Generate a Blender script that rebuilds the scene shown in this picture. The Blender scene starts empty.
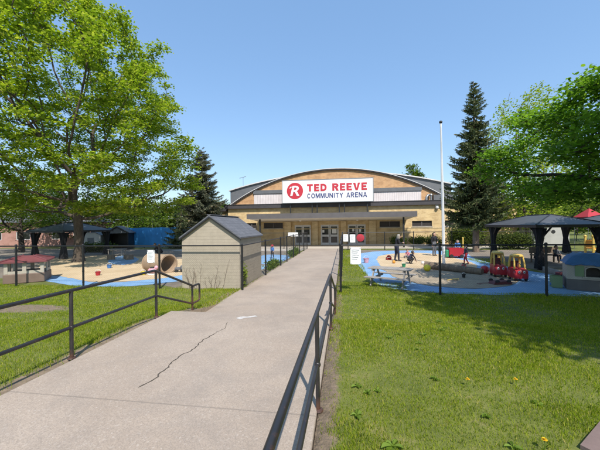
import bpy, math, random
import numpy as np
from mathutils import Vector, Matrix

R_ = math.radians
sc = bpy.context.scene
COL = sc.collection
rng = np.random.default_rng(7)
random.seed(7)

# ------------------------------------------------------------------ camera
TH, RO, PI_ = R_(8.3), R_(0.7), math.atan(1/300)
EYE = Vector((0, 0, 1.72))
Rv = Vector((math.cos(TH), math.sin(TH), 0)); Dv = Vector((-math.sin(TH), math.cos(TH), 0)); Uv = Vector((0, 0, 1))
fwd = Dv*math.cos(PI_)+Uv*math.sin(PI_); up0 = Uv*math.cos(PI_)-Dv*math.sin(PI_)
rt = Rv*math.cos(RO)-up0*math.sin(RO); up = up0*math.cos(RO)+Rv*math.sin(RO)
cam_d = bpy.data.cameras.new('camera'); cam_d.sensor_width = 36; cam_d.lens = 18.0
cam_d.clip_start = 0.05; cam_d.clip_end = 2000
cam = bpy.data.objects.new('camera', cam_d); COL.objects.link(cam)
M4 = Matrix.Identity(4)
for i in range(3):
    M4[i][0] = rt[i]; M4[i][1] = up[i]; M4[i][2] = -fwd[i]; M4[i][3] = EYE[i]
cam.matrix_world = M4
sc.camera = cam

# ------------------------------------------------------------------ sky, sun, exposure
SUN_EL = R_(51)
sxy = (Rv*0.24-Dv*0.97); sxy.normalize()
sun_vec = Vector((sxy.x*math.cos(SUN_EL), sxy.y*math.cos(SUN_EL), math.sin(SUN_EL)))
w = bpy.data.worlds.new("World"); sc.world = w; w.use_nodes = True
nt = w.node_tree; nt.nodes.clear()
sky = nt.nodes.new('ShaderNodeTexSky'); sky.sky_type = 'NISHITA'; sky.sun_disc = False
sky.sun_elevation = SUN_EL; sky.sun_rotation = math.atan2(sxy.x, sxy.y)
sky.altitude = 0; sky.air_density = 1.25; sky.dust_density = 0.7; sky.ozone_density = 2.0
bg = nt.nodes.new('ShaderNodeBackground'); bg.inputs[1].default_value = 0.15
wo = nt.nodes.new('ShaderNodeOutputWorld')
mxs = nt.nodes.new('ShaderNodeMix'); mxs.data_type = 'RGBA'; mxs.inputs[0].default_value = .5; mxs.inputs[7].default_value = (1.08, 2.15, 3.95, 1)
nt.links.new(sky.outputs[0], mxs.inputs[6]); nt.links.new(mxs.outputs[2], bg.inputs[0]); nt.links.new(bg.outputs[0], wo.inputs[0])
sl = bpy.data.lights.new('sun', 'SUN'); sl.energy = 4.1; sl.angle = R_(0.5); sl.color = (1, 0.95, 0.87)
so = bpy.data.objects.new('sun', sl); COL.objects.link(so)
so.rotation_euler = sun_vec.to_track_quat('Z', 'Y').to_euler(); so.location = (0, 0, 60)
vs = sc.view_settings
vs.view_transform = 'Standard'; vs.look = 'None'; vs.gamma = 1; vs.use_curve_mapping = False
vs.exposure = 0.57

# ------------------------------------------------------------------ helpers: tagging
def tag(o, label=None, cat=None, group=None, kind=None):
    if label: o['label'] = label
    if cat: o['category'] = cat
    if group: o['group'] = group
    if kind: o['kind'] = kind
    return o
def thing(name, label, cat, loc=(0, 0, 0), rz=0, group=None):
    o = bpy.data.objects.new(name, None); COL.objects.link(o)
    o.empty_display_size = .2
    o.location = loc; o.rotation_euler = (0, 0, rz)
    return tag(o, label, cat, group)
def copy_tree(o, parent=None):
    c = o.copy(); COL.objects.link(c)
    if parent: c.parent = parent
    for ch in list(o.children): copy_tree(ch, c)
    return c

class MB:
    """collects shapes, links them as one mesh object"""
    def __init__(s): s.v = []; s.f = []; s.m = []
    def add(s, vs_, fs, mi=0):
        n = len(s.v); s.v += [tuple(map(float, p)) for p in vs_]; s.f += [tuple(i+n for i in f) for f in fs]; s.m += [mi]*len(fs)
        return s
    def box(s, x0, x1, y0, y1, z0, z1, mi=0, b=0.0):
        if b > 0:
            pts = []
            for (z, i) in ((z0, b), (z0+b, 0), (z1-b, 0), (z1, b)):
                c = b if i == 0 else b*1.6
                for (x, y) in ((x0+c, y0+i), (x1-c, y0+i), (x1-i, y0+c), (x1-i, y1-c), (x1-c, y1-i), (x0+c, y1-i), (x0+i, y1-c), (x0+i, y0+c)): pts.append((x, y, z))
            fs = [tuple(range(7, -1, -1)), tuple(range(24, 32))]
            for k in range(3):
                for j in range(8): fs.append((k*8+j, k*8+(j+1) % 8, k*8+8+(j+1) % 8, k*8+8+j))
            return s.add(pts, fs, mi)
        return s.add([(x0, y0, z0), (x1, y0, z0), (x1, y1, z0), (x0, y1, z0), (x0, y0, z1), (x1, y0, z1), (x1, y1, z1), (x0, y1, z1)],
                     [(3, 2, 1, 0), (4, 5, 6, 7), (0, 1, 5, 4), (1, 2, 6, 5), (2, 3, 7, 6), (3, 0, 4, 7)], mi)
    def obox(s, c, ax, ay, az, mi=0):
        c = Vector(c); ax = Vector(ax); ay = Vector(ay); az = Vector(az)
        p = [c+ax*i+ay*j+az*k for k in (-.5, .5) for (i, j) in ((-.5, -.5), (.5, -.5), (.5, .5), (-.5, .5))]
        return s.add(p, [(3, 2, 1, 0), (4, 5, 6, 7), (0, 1, 5, 4), (1, 2, 6, 5), (2, 3, 7, 6), (3, 0, 4, 7)], mi)
    def tube(s, pts, r, n=8, mi=0, cap=True, closed=False):
        pts = [Vector(p) for p in pts]; N = len(pts)
        rs = r if hasattr(r, '__len__') else [r]*N
        base = len(s.v); prev = None; rings = []
        for i, p in enumerate(pts):
            if closed: t = pts[(i+1) % N]-pts[i-1]
            else: t = pts[min(i+1, N-1)]-pts[max(i-1, 0)]
            t.normalize()
            if prev is None:
                a = Vector((0, 0, 1)) if abs(t.z) < .9 else Vector((1, 0, 0))
                u_ = t.cross(a).normalized()
            else:
                u_ = (prev-t*prev.dot(t)).normalized()
            prev = u_; v_ = t.cross(u_)
            rings.append([tuple(p+(u_*math.cos(2*math.pi*k/n)+v_*math.sin(2*math.pi*k/n))*rs[i]) for k in range(n)])
        vv = [q for ring in rings for q in ring]; fs = []
        for i in range(N if closed else N-1):
            a = i*n; b_ = ((i+1) % N)*n
            for k in range(n): fs.append((a+k, a+(k+1) % n, b_+(k+1) % n, b_+k))
        if cap and not closed:
            fs.append(tuple(range(n-1, -1, -1))); fs.append(tuple((N-1)*n+k for k in range(n)))
        return s.add(vv, fs, mi)
    def lathe(s, prof, c=(0, 0, 0), n=16, mi=0, axis='z'):
        vv = []; fs = []
        for (r, z) in prof:
            for k in range(n):
                a = 2*math.pi*k/n
                if axis == 'z': vv.append((c[0]+r*math.cos(a), c[1]+r*math.sin(a), c[2]+z))
                elif axis == 'x': vv.append((c[0]+z, c[1]+r*math.cos(a), c[2]+r*math.sin(a)))
                else: vv.append((c[0]+r*math.sin(a), c[1]+z, c[2]+r*math.cos(a)))
        for i in range(len(prof)-1):
            for k in range(n): fs.append((i*n+k, i*n+(k+1) % n, (i+1)*n+(k+1) % n, (i+1)*n+k))
        return s.add(vv, fs, mi)
    def ball(s, c, r, n=14, m=9, mi=0):
        rx, ry, rz = r if hasattr(r, '__len__') else (r, r, r)
        vv = []; fs = []
        for i in range(m+1):
            t = math.pi*i/m
            for k in range(n):
                a = 2*math.pi*k/n
                vv.append((c[0]+rx*math.sin(t)*math.cos(a), c[1]+ry*math.sin(t)*math.sin(a), c[2]-rz*math.cos(t)))
        for i in range(m):
            for k in range(n): fs.append((i*n+k, i*n+(k+1) % n, (i+1)*n+(k+1) % n, (i+1)*n+k))
        return s.add(vv, fs, mi)
    def prism(s, poly, d, o=(0, 0, 0), plane='xz', mi=0):
        """poly of 2D points extruded by d along the third axis"""
        n = len(poly)
        def P(a, b, t):
            if plane == 'xz': return (o[0]+a, o[1]+t, o[2]+b)
            if plane == 'yz': return (o[0]+t, o[1]+a, o[2]+b)
            return (o[0]+a, o[1]+b, o[2]+t)
        vv = [P(a, b, 0) for a, b in poly]+[P(a, b, d) for a, b in poly]
        fs = [tuple(range(n)), tuple(range(2*n-1, n-1, -1))]+[((i+1) % n, i, n+i, n+(i+1) % n) for i in range(n)]
        return s.add(vv, fs, mi)
    def build(s, name, mat, parent=None, smooth=False, loc=None):
        me = bpy.data.meshes.new(name); me.from_pydata(s.v, [], s.f)
        mats = mat if isinstance(mat, (list, tuple)) else [mat]
        for m in mats: me.materials.append(m)
        if len(mats) > 1: me.polygons.foreach_set('material_index', s.m)
        me.update(); 
        import bmesh
        bm = bmesh.new(); bm.from_mesh(me); bmesh.ops.recalc_face_normals(bm, faces=bm.faces); bm.to_mesh(me); bm.free()
        if smooth:
            me.polygons.foreach_set('use_smooth', [True]*len(me.polygons))
            try: me.set_sharp_from_angle(angle=R_(40))
            except Exception: pass
        o = bpy.data.objects.new(name, me); COL.objects.link(o)
        if parent: o.parent = parent
        if loc: o.location = loc
        return o

def np_mesh(name, verts, faces_flat, fsize, mat, parent=None, smooth=False, loc=None):
    """fast mesh: verts (N,3), faces all of fsize corners"""
    me = bpy.data.meshes.new(name)
    verts = np.ascontiguousarray(verts, dtype=np.float32); ff = np.ascontiguousarray(faces_flat, dtype=np.int32).ravel()
    nf = len(ff)//fsize
    me.vertices.add(len(verts)); me.vertices.foreach_set('co', verts.ravel())
    me.loops.add(len(ff)); me.loops.foreach_set('vertex_index', ff)
    me.polygons.add(nf); me.polygons.foreach_set('loop_start', np.arange(0, nf*fsize, fsize, dtype=np.int32))
    try: me.polygons.foreach_set('loop_total', np.full(nf, fsize, dtype=np.int32))
    except Exception: pass
    if smooth: me.polygons.foreach_set('use_smooth', np.ones(nf, dtype=bool))
    me.materials.append(mat); me.update(); me.validate()
    o = bpy.data.objects.new(name, me); COL.objects.link(o)
    if parent: o.parent = parent
    if loc: o.location = loc
    return o

# ------------------------------------------------------------------ materials
class NT:
    def __init__(s, name):
        s.m = bpy.data.materials.new(name); s.m.use_nodes = True; s.t = s.m.node_tree
        s.b = s.t.nodes['Principled BSDF']; s.out = s.t.nodes['Material Output']
    def n(s, typ, **kw):
        nd = s.t.nodes.new(typ)
        for k, v in kw.items():
            if k.startswith('i_'):
                key = k[2:]; nd.inputs[int(key) if key.isdigit() else key.replace('_', ' ')].default_value = v
            else: setattr(nd, k, v)
        return nd
    def l(s, a, b): s.t.links.new(a, b)
    def noise(s, scale, detail=4, vec=None, rough=.55, dist=0):
        nd = s.n('ShaderNodeTexNoise'); nd.inputs['Scale'].default_value = scale; nd.inputs['Detail'].default_value = detail
        nd.inputs['Roughness'].default_value = rough; nd.inputs['Distortion'].default_value = dist
        if vec is not None: s.l(vec, nd.inputs['Vector'])
        return nd.outputs['Fac']
    def ramp(s, fac, stops):
        r = s.n('ShaderNodeValToRGB'); e = r.color_ramp.elements
        while len(e) > len(stops): e.remove(e[-1])
        while len(e) < len(stops): e.new(1)
        for el, (p, c) in zip(e, stops): el.position = p; el.color = (*c, 1) if len(c) == 3 else c
        s.l(fac, r.inputs[0]); return r.outputs[0]
    def mix(s, fac, a, b, mode='MIX'):
        m = s.n('ShaderNodeMix'); m.data_type = 'RGBA'; m.blend_type = mode
        for inp, v in ((m.inputs[0], fac), (m.inputs[6], a), (m.inputs[7], b)):
            if hasattr(v, 'is_output') or isinstance(v, bpy.types.NodeSocket): s.l(v, inp)
            elif isinstance(v, (int, float)): inp.default_value = v
            else: inp.default_value = (*v, 1)
        return m.outputs[2]
    def math(s, op, a, b=None, clamp=False):
        m = s.n('ShaderNodeMath'); m.operation = op; m.use_clamp = clamp
        for inp, v in ((m.inputs[0], a), (m.inputs[1], b)):
            if v is None: continue
            if isinstance(v, bpy.types.NodeSocket): s.l(v, inp)
            else: inp.default_value = v
        return m.outputs[0]
    def pos(s): return s.n('ShaderNodeNewGeometry').outputs['Position']
    def obj(s): return s.n('ShaderNodeTexCoord').outputs['Object']
    def bump(s, h, strength=.3, dist=.01):
        b = s.n('ShaderNodeBump'); b.inputs['Strength'].default_value = strength; b.inputs['Distance'].default_value = dist
        s.l(h, b.inputs['Height']); s.l(b.outputs[0], s.b.inputs['Normal'])
    def color(s, c):
        if isinstance(c, bpy.types.NodeSocket): s.l(c, s.b.inputs['Base Color'])
        else: s.b.inputs['Base Color'].default_value = (*c, 1)
    def rough(s, r): s.b.inputs['Roughness'].default_value = r
    def sep(s, v):
        x = s.n('ShaderNodeSeparateXYZ'); s.l(v, x.inputs[0]); return x.outputs
    def comb(s, x, y, z):
        c = s.n('ShaderNodeCombineXYZ')
        for i, v in enumerate((x, y, z)):
            if isinstance(v, bpy.types.NodeSocket): s.l(v, c.inputs[i])
            else: c.inputs[i].default_value = v
        return c.outputs[0]

def plain(name, c, rough=.5, var=.18, scale=6, metal=0, bump=0, c2=None, spec=None):
    """one colour with gentle wear"""
    t = NT(name); v = t.obj()
    d = c2 or tuple(x*(1-var) for x in c)
    f = t.noise(scale, 5, v)
    t.color(t.ramp(f, [(.3, d), (.7, c)])); t.rough(rough); t.b.inputs['Metallic'].default_value = metal
    if bump: t.bump(t.noise(scale*8, 4, v), bump, .004)
    if spec is not None: t.b.inputs['Specular IOR Level'].default_value = spec
    return t.m

def leaf_mat(name, stops, trans=.35, rough=.55):
    t = NT(name)
    g = t.n('ShaderNodeNewGeometry')
    c = t.ramp(g.outputs['Random Per Island'], stops)
    v = t.pos()
    f = t.noise(.5, 3, v)
    c = t.mix(t.math('MULTIPLY', f, .55), c, t.mix(1, c, (1.25, 1.05, .55), 'MULTIPLY'))
    t.color(c); t.rough(rough)
    t.b.inputs['Specular IOR Level'].default_value = .15
    tr = t.n('ShaderNodeBsdfTranslucent'); t.l(t.mix(1, c, (1.35, 1.5, .5), 'MULTIPLY'), tr.inputs[0])
    mx = t.n('ShaderNodeMixShader'); mx.inputs[0].default_value = trans
    t.l(t.b.outputs[0], mx.inputs[1]); t.l(tr.outputs[0], mx.inputs[2]); t.l(mx.outputs[0], t.out.inputs[0])
    return t.m

def brick_mat(name, c1, c2, mortar, bw=.22, bh=.075, stain=(.25, .18, .1), stain_amt=.5, ms=.012):
    t = NT(name); v = t.pos(); x, y, z = t.sep(v)
    uv = t.comb(t.math('ADD', x, y), z, 0)
    b = t.n('ShaderNodeTexBrick'); t.l(uv, b.inputs['Vector'])
    b.inputs['Color1'].default_value = (*c1, 1); b.inputs['Color2'].default_value = (*c2, 1); b.inputs['Mortar'].default_value = (*mortar, 1)
    b.inputs['Scale'].default_value = 1; b.inputs['Mortar Size'].default_value = ms; b.inputs['Brick Width'].default_value = bw; b.inputs['Row Height'].default_value = bh
    b.inputs['Bias'].default_value = 0; b.inputs['Mortar Smooth'].default_value = .2
    big = t.noise(.55, 6, v, .65, .4)
    streak = t.noise(1.3, 5, t.comb(t.math('MULTIPLY', t.math('ADD', x, y), 1.6), t.math('MULTIPLY', z, .35), 0), .7)
    f = t.math('MULTIPLY', t.math('MULTIPLY', big, streak), stain_amt*2.2, True)
    c = t.mix(f, b.outputs['Color'], stain)
    c = t.mix(t.math('MULTIPLY', t.noise(9, 3, v), .25), c, t.mix(1, c, (1.25, 1.2, 1.1), 'MULTIPLY'))
    pt = t.ramp(t.noise(1.5, 6, t.comb(t.math('MULTIPLY', t.math('ADD', x, y), .8), t.math('MULTIPLY', z, 1.6), 0), .72), [(.47, (0, 0, 0)), (.58, (1, 1, 1))])
    c = t.mix(t.math('MULTIPLY', pt, .5), c, t.mix(1, c, (.62, .55, .48), 'MULTIPLY'))
    t.color(c); t.rough(.9); t.bump(b.outputs['Fac'], -.25, .006)
    return t.m

M = {}
M['concrete'] = None
def concrete():
    t = NT('concrete_walk'); v = t.pos(); x, y, z = t.sep(v)
    sp = t.n('ShaderNodeTexVoronoi'); sp.inputs['Scale'].default_value = 135; t.l(v, sp.inputs['Vector'])
    sp2 = t.n('ShaderNodeTexVoronoi'); sp2.inputs['Scale'].default_value = 75; t.l(v, sp2.inputs['Vector'])
    base = t.ramp(t.noise(.8, 6, v, .6), [(.3, (.325, .255, .196)), (.7, (.41, .330, .260))])
    c = t.mix(t.math('MULTIPLY', t.ramp(sp.outputs['Color'], [(.35, (0, 0, 0)), (.8, (1, 1, 1))]), .6), base, (.215, .175, .14))
    c = t.mix(t.math('MULTIPLY', t.ramp(sp2.outputs['Color'], [(.72, (0, 0, 0)), (.95, (1, 1, 1))]), .45), c, (.50, .43, .37))
    c = t.mix(t.math('MULTIPLY', t.ramp(t.noise(1.1, 7, v, .72, .5), [(.45, (0, 0, 0)), (.72, (1, 1, 1))]), .5), c, (.20, .172, .15))
    # control joints across the walk every 3.05 m on the lower run
    fr = t.math('FRACT', t.math('DIVIDE', t.math('ADD', y, .35), 3.05))
    j = t.math('LESS_THAN', fr, .0065)
    c = t.mix(t.math('MULTIPLY', j, .35), c, (.10, .085, .07))
    t.color(c); t.rough(.88)
    h = t.math('ADD', t.noise(60, 3, v), t.math('MULTIPLY', j, -2.0))
    t.bump(h, .14, .005)
    return t.m
M['concrete'] = concrete()
M['concrete_plain'] = plain('weathered_concrete', (.42, .39, .34), .9, .3, 3, bump=.2)
M['kerb'] = plain('brown_kerb', (.20, .14, .125), .9, .25, 8, bump=.3)
M['patch'] = plain('pale_patch', (.58, .54, .50), .85, .35, 14)
M['crack'] = plain('crack_dirt', (.055, .045, .035), .95)

def soil():
    t = NT('lawn_soil'); v = t.pos(); x, y, z = t.sep(v)
    g = t.ramp(t.noise(2.2, 6, v, .7), [(.25, (.065, .085, .012)), (.55, (.13, .145, .025)), (.8, (.25, .20, .09))])
    d = t.ramp(t.noise(9, 6, v, .7), [(.3, (.13, .095, .06)), (.7, (.26, .19, .125))])
    # bare strips along the walk and the worn spot on the left lawn
    e1 = t.math('SUBTRACT', 1, t.math('DIVIDE', t.math('ABSOLUTE', t.math('ADD', x, .19)), .16))
    e2 = t.math('SUBTRACT', 1, t.math('DIVIDE', t.math('ABSOLUTE', t.math('ADD', x, 3.62)), .30))
    dx = t.math('DIVIDE', t.math('ADD', x, 7.8), 1.5); dy = t.math('DIVIDE', t.math('SUBTRACT', y, 6.1), .8)
    e3 = t.math('SUBTRACT', 1, t.math('ADD', t.math('MULTIPLY', dx, dx), t.math('MULTIPLY', dy, dy)))
    m = t.math('MAXIMUM', t.math('MAXIMUM', e1, e2), e3)
    m = t.math('ADD', m, t.math('MULTIPLY', t.math('SUBTRACT', t.noise(5, 5, v, .7), .5), 1.6))
    m = t.math('MULTIPLY', t.math('SUBTRACT', m, .12), 3, True)
    c = t.mix(m, g, d); t.color(c); t.rough(.95)
    t.bump(t.noise(30, 5, v), .5, .03)
    return t.m
M['lawn'] = soil()
def granular(name, c1, c2, sp, s1=3, speck=120, bump=.4):
    t = NT(name); v = t.pos()
    c = t.ramp(t.noise(s1, 6, v, .65), [(.3, c1), (.7, c2)])
    vo = t.n('ShaderNodeTexVoronoi'); vo.inputs['Scale'].default_value = speck; t.l(v, vo.inputs['Vector'])
    c = t.mix(t.math('MULTIPLY', t.ramp(vo.outputs['Color'], [(.6, (0, 0, 0)), (.9, (1, 1, 1))]), .4), c, sp)
    t.color(c); t.rough(.95); t.bump(t.noise(14, 6, v, .7), bump, .05)
    return t.m
M['sand'] = granular('play_sand', (.46, .335, .195), (.60, .46, .29), (.34, .25, .15), 1.2, 40)
M['gravel'] = granular('pea_gravel', (.27, .215, .15), (.42, .34, .24), (.14, .11, .085), 1.6, 26, .7)
M['rubber'] = granular('blue_rubber', (.13, .27, .46), (.22, .38, .58), (.40, .44, .48), .9, 30, .25)
M['dirt'] = granular('yard_dirt', (.15, .125, .10), (.26, .215, .165), (.10, .085, .07), .7, 20)
M['plaza'] = granular('plaza_concrete', (.40, .355, .30), (.48, .43, .37), (.3, .26, .22), 1.0, 30, .1)

def rust_metal():
    t = NT('painted_rail'); v = t.obj()
    f = t.ramp(t.noise(14, 6, v, .7), [(.58, (0, 0, 0)), (.72, (1, 1, 1))])
    x, y, z = t.sep(v)
    low = t.math('MULTIPLY', t.math('SUBTRACT', .12, z), 12, True)
    f2 = t.math('MAXIMUM', t.math('MULTIPLY', f, .55), t.math('MULTIPLY', low, t.noise(20, 4, v)))
    c = t.mix(f2, t.ramp(t.noise(4, 4, v), [(.3, (.014, .013, .014)), (.7, (.032, .029, .029))]), (.13, .055, .03))
    t.color(c); t.rough(.42); t.bump(t.noise(60, 4, v), .15, .002)
    return t.m
M['rail'] = rust_metal()
M['fence'] = plain('black_fence_metal', (.012, .012, .013), .45, .3, 8)
M['wire'] = plain('fence_wire', (.05, .05, .05), .5)
M['yellow_brick'] = brick_mat('yellow_brick', (.78, .57, .265), (.66, .465, .205), (.60, .50, .33), stain=(.42, .30, .165), stain_amt=.7)
M['pillar_brick'] = brick_mat('pillar_brick', (.78, .61, .34), (.68, .52, .28), (.55, .46, .31), stain=(.3, .2, .1), stain_amt=.3)
M['orange_brick'] = brick_mat('orange_brick', (.74, .42, .185), (.57, .305, .13), (.60, .43, .26), stain=(.36, .21, .115), stain_amt=.9)
M['pink_brick'] = brick_mat('pink_brick', (.42, .20, .15), (.35, .16, .12), (.4, .3, .26), stain=(.25, .12, .1))
M['dark_roof'] = plain('dark_roof_metal', (.060, .054, .058), .6, .3, 3)
M['fascia_dark'] = plain('canopy_fascia', (.115, .105, .105), .55, .2, 2)
M['soffit'] = plain('soffit_paint', (.74, .67, .56), .8, .12, 2)
M['white_trim'] = plain('white_trim', (.62, .60, .58), .6, .2, 3)
M['siding_gray'] = plain('grey_cladding', (.13, .135, .145), .6, .2, 2)
def panel_white():
    t = NT('corrugated_white'); v = t.pos(); x, y, z = t.sep(v)
    s = t.math('SINE', t.math('MULTIPLY', x, 32))
    c = t.ramp(t.noise(1.5, 5, v), [(.3, (.56, .50, .49)), (.7, (.68, .62, .61))])
    t.color(c); t.rough(.6); t.bump(s, .6, .02); return t.m
M['panel_white'] = panel_white()
M['sign_white'] = plain('sign_white', (.80, .79, .77), .4, .05, 1)
M['sign_red'] = plain('sign_red', (.52, .028, .045), .45, .1, 3)
M['sign_navy'] = plain('sign_navy', (.035, .05, .17), .45, .1, 3)
M['door_frame'] = plain('door_frame', (.66, .65, .64), .45, .15, 4)
def glass():
    t = NT('dark_glass'); t.color(t.ramp(t.noise(1.5, 3, t.pos()), [(.3, (.012, .014, .016)), (.7, (.035, .038, .04))])); t.rough(.06); t.b.inputs['Specular IOR Level'].default_value = .6; return t.m
M['glass'] = glass()
M['window_dark'] = plain('window_mesh', (.045, .036, .032), .5, .4, 20)
M['paper'] = plain('paper', (.80, .80, .79), .7, .05, 3)
M['print_grey'] = plain('print_grey', (.45, .46, .47), .7, .1, 3)
M['black_plastic'] = plain('black_plastic', (.018, .018, .018), .5, .2, 8)
M['steel'] = plain('grey_steel', (.33, .34, .35), .35, .15, 6, metal=.6)
M['pole_white'] = plain('pole_white', (.76, .75, .74), .4, .06, 4)
def shed_siding(name, c):
    t = NT(name); v = t.obj(); x, y, z = t.sep(v)
    fr = t.math('FRACT', t.math('DIVIDE', z, .115))
    gap = t.math('LESS_THAN', fr, .09)
    gv = t.math('LESS_THAN', t.math('FRACT', t.math('ADD', t.math('DIVIDE', t.math('ADD', x, y), .52), t.math('MULTIPLY', t.math('FLOOR', t.math('DIVIDE', z, .115)), .5))), .012)
    gp = t.math('MAXIMUM', gap, gv)
    b = t.ramp(t.noise(4, 6, v, .65), [(.3, tuple(k*.80 for k in c)), (.7, c)])
    b = t.mix(t.math('MULTIPLY', t.noise(1.1, 4, v), .35), b, (.34, .30, .23))
    t.color(t.mix(t.math('MULTIPLY', gp, .38), b, tuple(k*.55 for k in c))); t.rough(.75)
    t.bump(t.math('ADD', t.math('MULTIPLY', gp, -3), t.noise(25, 3, v)), .5, .008); return t.m
M['shed_wall'] = shed_siding('shed_siding', (.415, .35, .265))
M['shingle'] = None
def shingle():
    t = NT('grey_shingle'); v = t.obj(); x, y, z = t.sep(v)
    b = t.n('ShaderNodeTexBrick'); t.l(t.comb(y, t.math('MULTIPLY', z, 1.6), 0), b.inputs['Vector'])
    b.inputs['Color1'].default_value = (.085, .088, .098, 1); b.inputs['Color2'].default_value = (.12, .122, .135, 1); b.inputs['Mortar'].default_value = (.04, .04, .045, 1)
    b.inputs['Scale'].default_value = 1; b.inputs['Brick Width'].default_value = .28; b.inputs['Row Height'].default_value = .16; b.inputs['Mortar Size'].default_value = .008
    c = t.mix(t.math('MULTIPLY', t.noise(40, 3, v), .4), b.outputs[0], (.17, .17, .185))
    t.color(c); t.rough(.85); t.bump(b.outputs['Fac'], -.4, .01); return t.m
M['shingle'] = shingle()
M['gaz_roof'] = plain('gazebo_roof', (.085, .088, .098), .5, .25, 1.5)
M['gaz_post'] = plain('gazebo_frame', (.016, .016, .018), .5, .2, 6)
M['drape'] = plain('black_drape', (.013, .013, .016), .9, .4, 5)
def bark(name, c1, c2, sx=5):
    t = NT(name); v = t.obj(); x, y, z = t.sep(v)
    vv = t.comb(t.math('MULTIPLY', x, sx), t.math('MULTIPLY', y, sx), t.math('MULTIPLY', z, 1.1))
    f = t.noise(2.2, 8, vv, .7, .6)
    t.color(t.ramp(f, [(.3, c1), (.7, c2)])); t.rough(.95); t.bump(f, .9, .06); return t.m
M['bark'] = bark('maple_bark', (.035, .027, .02), (.14, .105, .075))
M['bark_dark'] = bark('dark_bark', (.025, .02, .015), (.085, .065, .05))
M['bark_spruce'] = bark('spruce_bark', (.12, .085, .06), (.26, .19, .14))
M['log'] = bark('log_bark', (.10, .075, .05), (.27, .20, .14))
M['wood_grey'] = plain('grey_wood', (.33, .30, .27), .8, .3, 7, bump=.2)
M['leaf_maple'] = leaf_mat('maple_leaf', [(0, (.105, .165, .018)), (.45, (.185, .265, .032)), (.8, (.270, .335, .055)), (1, (.38, .40, .12))], .55)
M['leaf_right'] = leaf_mat('linden_leaf', [(0, (.060, .130, .020)), (.5, (.115, .220, .036)), (1, (.19, .31, .064))], .58)
M['leaf_pale'] = leaf_mat('pale_leaf', [(0, (.15, .22, .03)), (.6, (.25, .33, .055)), (1, (.35, .40, .09))], .45)
M['leaf_dark'] = leaf_mat('dark_leaf', [(0, (.028, .050, .012)), (.6, (.065, .10, .022)), (1, (.12, .15, .036))], .35)
M['leaf_mid'] = leaf_mat('mid_leaf', [(0, (.045, .090, .014)), (.6, (.10, .165, .026)), (1, (.17, .23, .04))], .4)
M['needle'] = leaf_mat('spruce_needle', [(0, (.045, .066, .036)), (.6, (.105, .140, .074)), (.92, (.13, .15, .08)), (1, (.19, .15, .085))], .18)
M['needle_blue'] = leaf_mat('blue_needle', [(0, (.06, .072, .058)), (.6, (.12, .14, .11)), (.9, (.19, .20, .15)), (1, (.27, .20, .13))], .18)
M['grass'] = leaf_mat('grass_blade', [(0, (.125, .19, .012)), (.4, (.225, .305, .020)), (.75, (.300, .375, .034)), (.93, (.42, .40, .09)), (1, (.52, .43, .20))], .45, .5)
M['weed'] = leaf_mat('weed_leaf', [(0, (.10, .17, .02)), (1, (.17, .26, .05))], .35, .6)
M['dandelion'] = plain('dandelion_yellow', (.75, .48, .01), .7, .2, 40)
M['toy_red'] = plain('toy_red', (.40, .018, .03), .38, .15, 3)
M['toy_darkred'] = plain('toy_maroon', (.13, .022, .028), .55, .3, 5)
M['toy_yellow'] = plain('toy_yellow', (.68, .46, .10), .4, .15, 3)
M['ball_yellow'] = plain('ball_yellow', (.78, .62, .03), .4, .1, 3)
M['toy_orange'] = plain('toy_orange', (.62, .27, .03), .45, .15, 3)
M['toy_pink'] = plain('toy_pink', (.65, .33, .38), .5, .15, 4)
M['toy_blue'] = plain('toy_blue', (.05, .17, .42), .45, .15, 4)
M['toy_white'] = plain('toy_white', (.72, .70, .68), .5, .1, 4)
M['toy_green'] = plain('toy_green', (.03, .26, .13), .45, .15, 4)
M['ph_beige'] = plain('playhouse_beige', (.46, .41, .33), .65, .15, 4)
M['ph_brown'] = plain('playhouse_brown', (.20, .135, .10), .7, .2, 4)
M['ph_grey'] = plain('playhouse_greybrown', (.15, .13, .115), .75, .2, 4)
M['ph_maroon'] = plain('playhouse_maroon', (.19, .052, .055), .55, .2, 4)
M['ph_green'] = plain('playhouse_green', (.20, .29, .13), .6, .15, 4)
M['tarp_blue'] = plain('blue_tarp', (.07, .19, .42), .5, .3, 5, bump=.3)
M['hoarding'] = plain('blue_screen', (.05, .31, .75), .6, .25, 1.2)
M['tunnel'] = plain('tan_tunnel', (.36, .255, .165), .8, .3, 5, bump=.3)
M['grey_wall'] = plain('grey_siding', (.42, .41, .385), .75, .15, 1.5)
M['skin'] = plain('skin', (.48, .29, .21), .55, .08, 10)
M['hair_dark'] = plain('dark_hair', (.025, .018, .014), .5, .3, 30)
M['hair_grey'] = plain('blonde_grey_hair', (.30, .27, .23), .5, .25, 30)
def cloth(name, c): return plain(name, c, .9, .25, 14)
M['c_navy'] = cloth('navy_cloth', (.018, .022, .045)); M['c_black'] = cloth('black_cloth', (.014, .014, .018)); M['c_jean'] = cloth('denim_cloth', (.035, .05, .11))
M['c_red'] = cloth('red_cloth', (.42, .035, .05)); M['c_blue'] = cloth('blue_cloth', (.07, .19, .48)); M['c_pink'] = cloth('pink_cloth', (.55, .2, .26)); M['c_grey'] = cloth('grey_cloth', (.13, .135, .15)); M['c_orange'] = cloth('orange_cloth', (.55, .2, .03))
M['shoe'] = cloth('shoe_cloth', (.05, .045, .045))

LOW = -.45
def sm(a, b, x):
    t = np.clip((np.asarray(x, float)-a)/(b-a), 0, 1); return t*t*(3-2*t)
def gz(x, y):
    x = np.asarray(x, float); y = np.asarray(y, float)
    z = -.03+(LOW+.03)*sm(4.6, 8.6, y)
    return z

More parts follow.
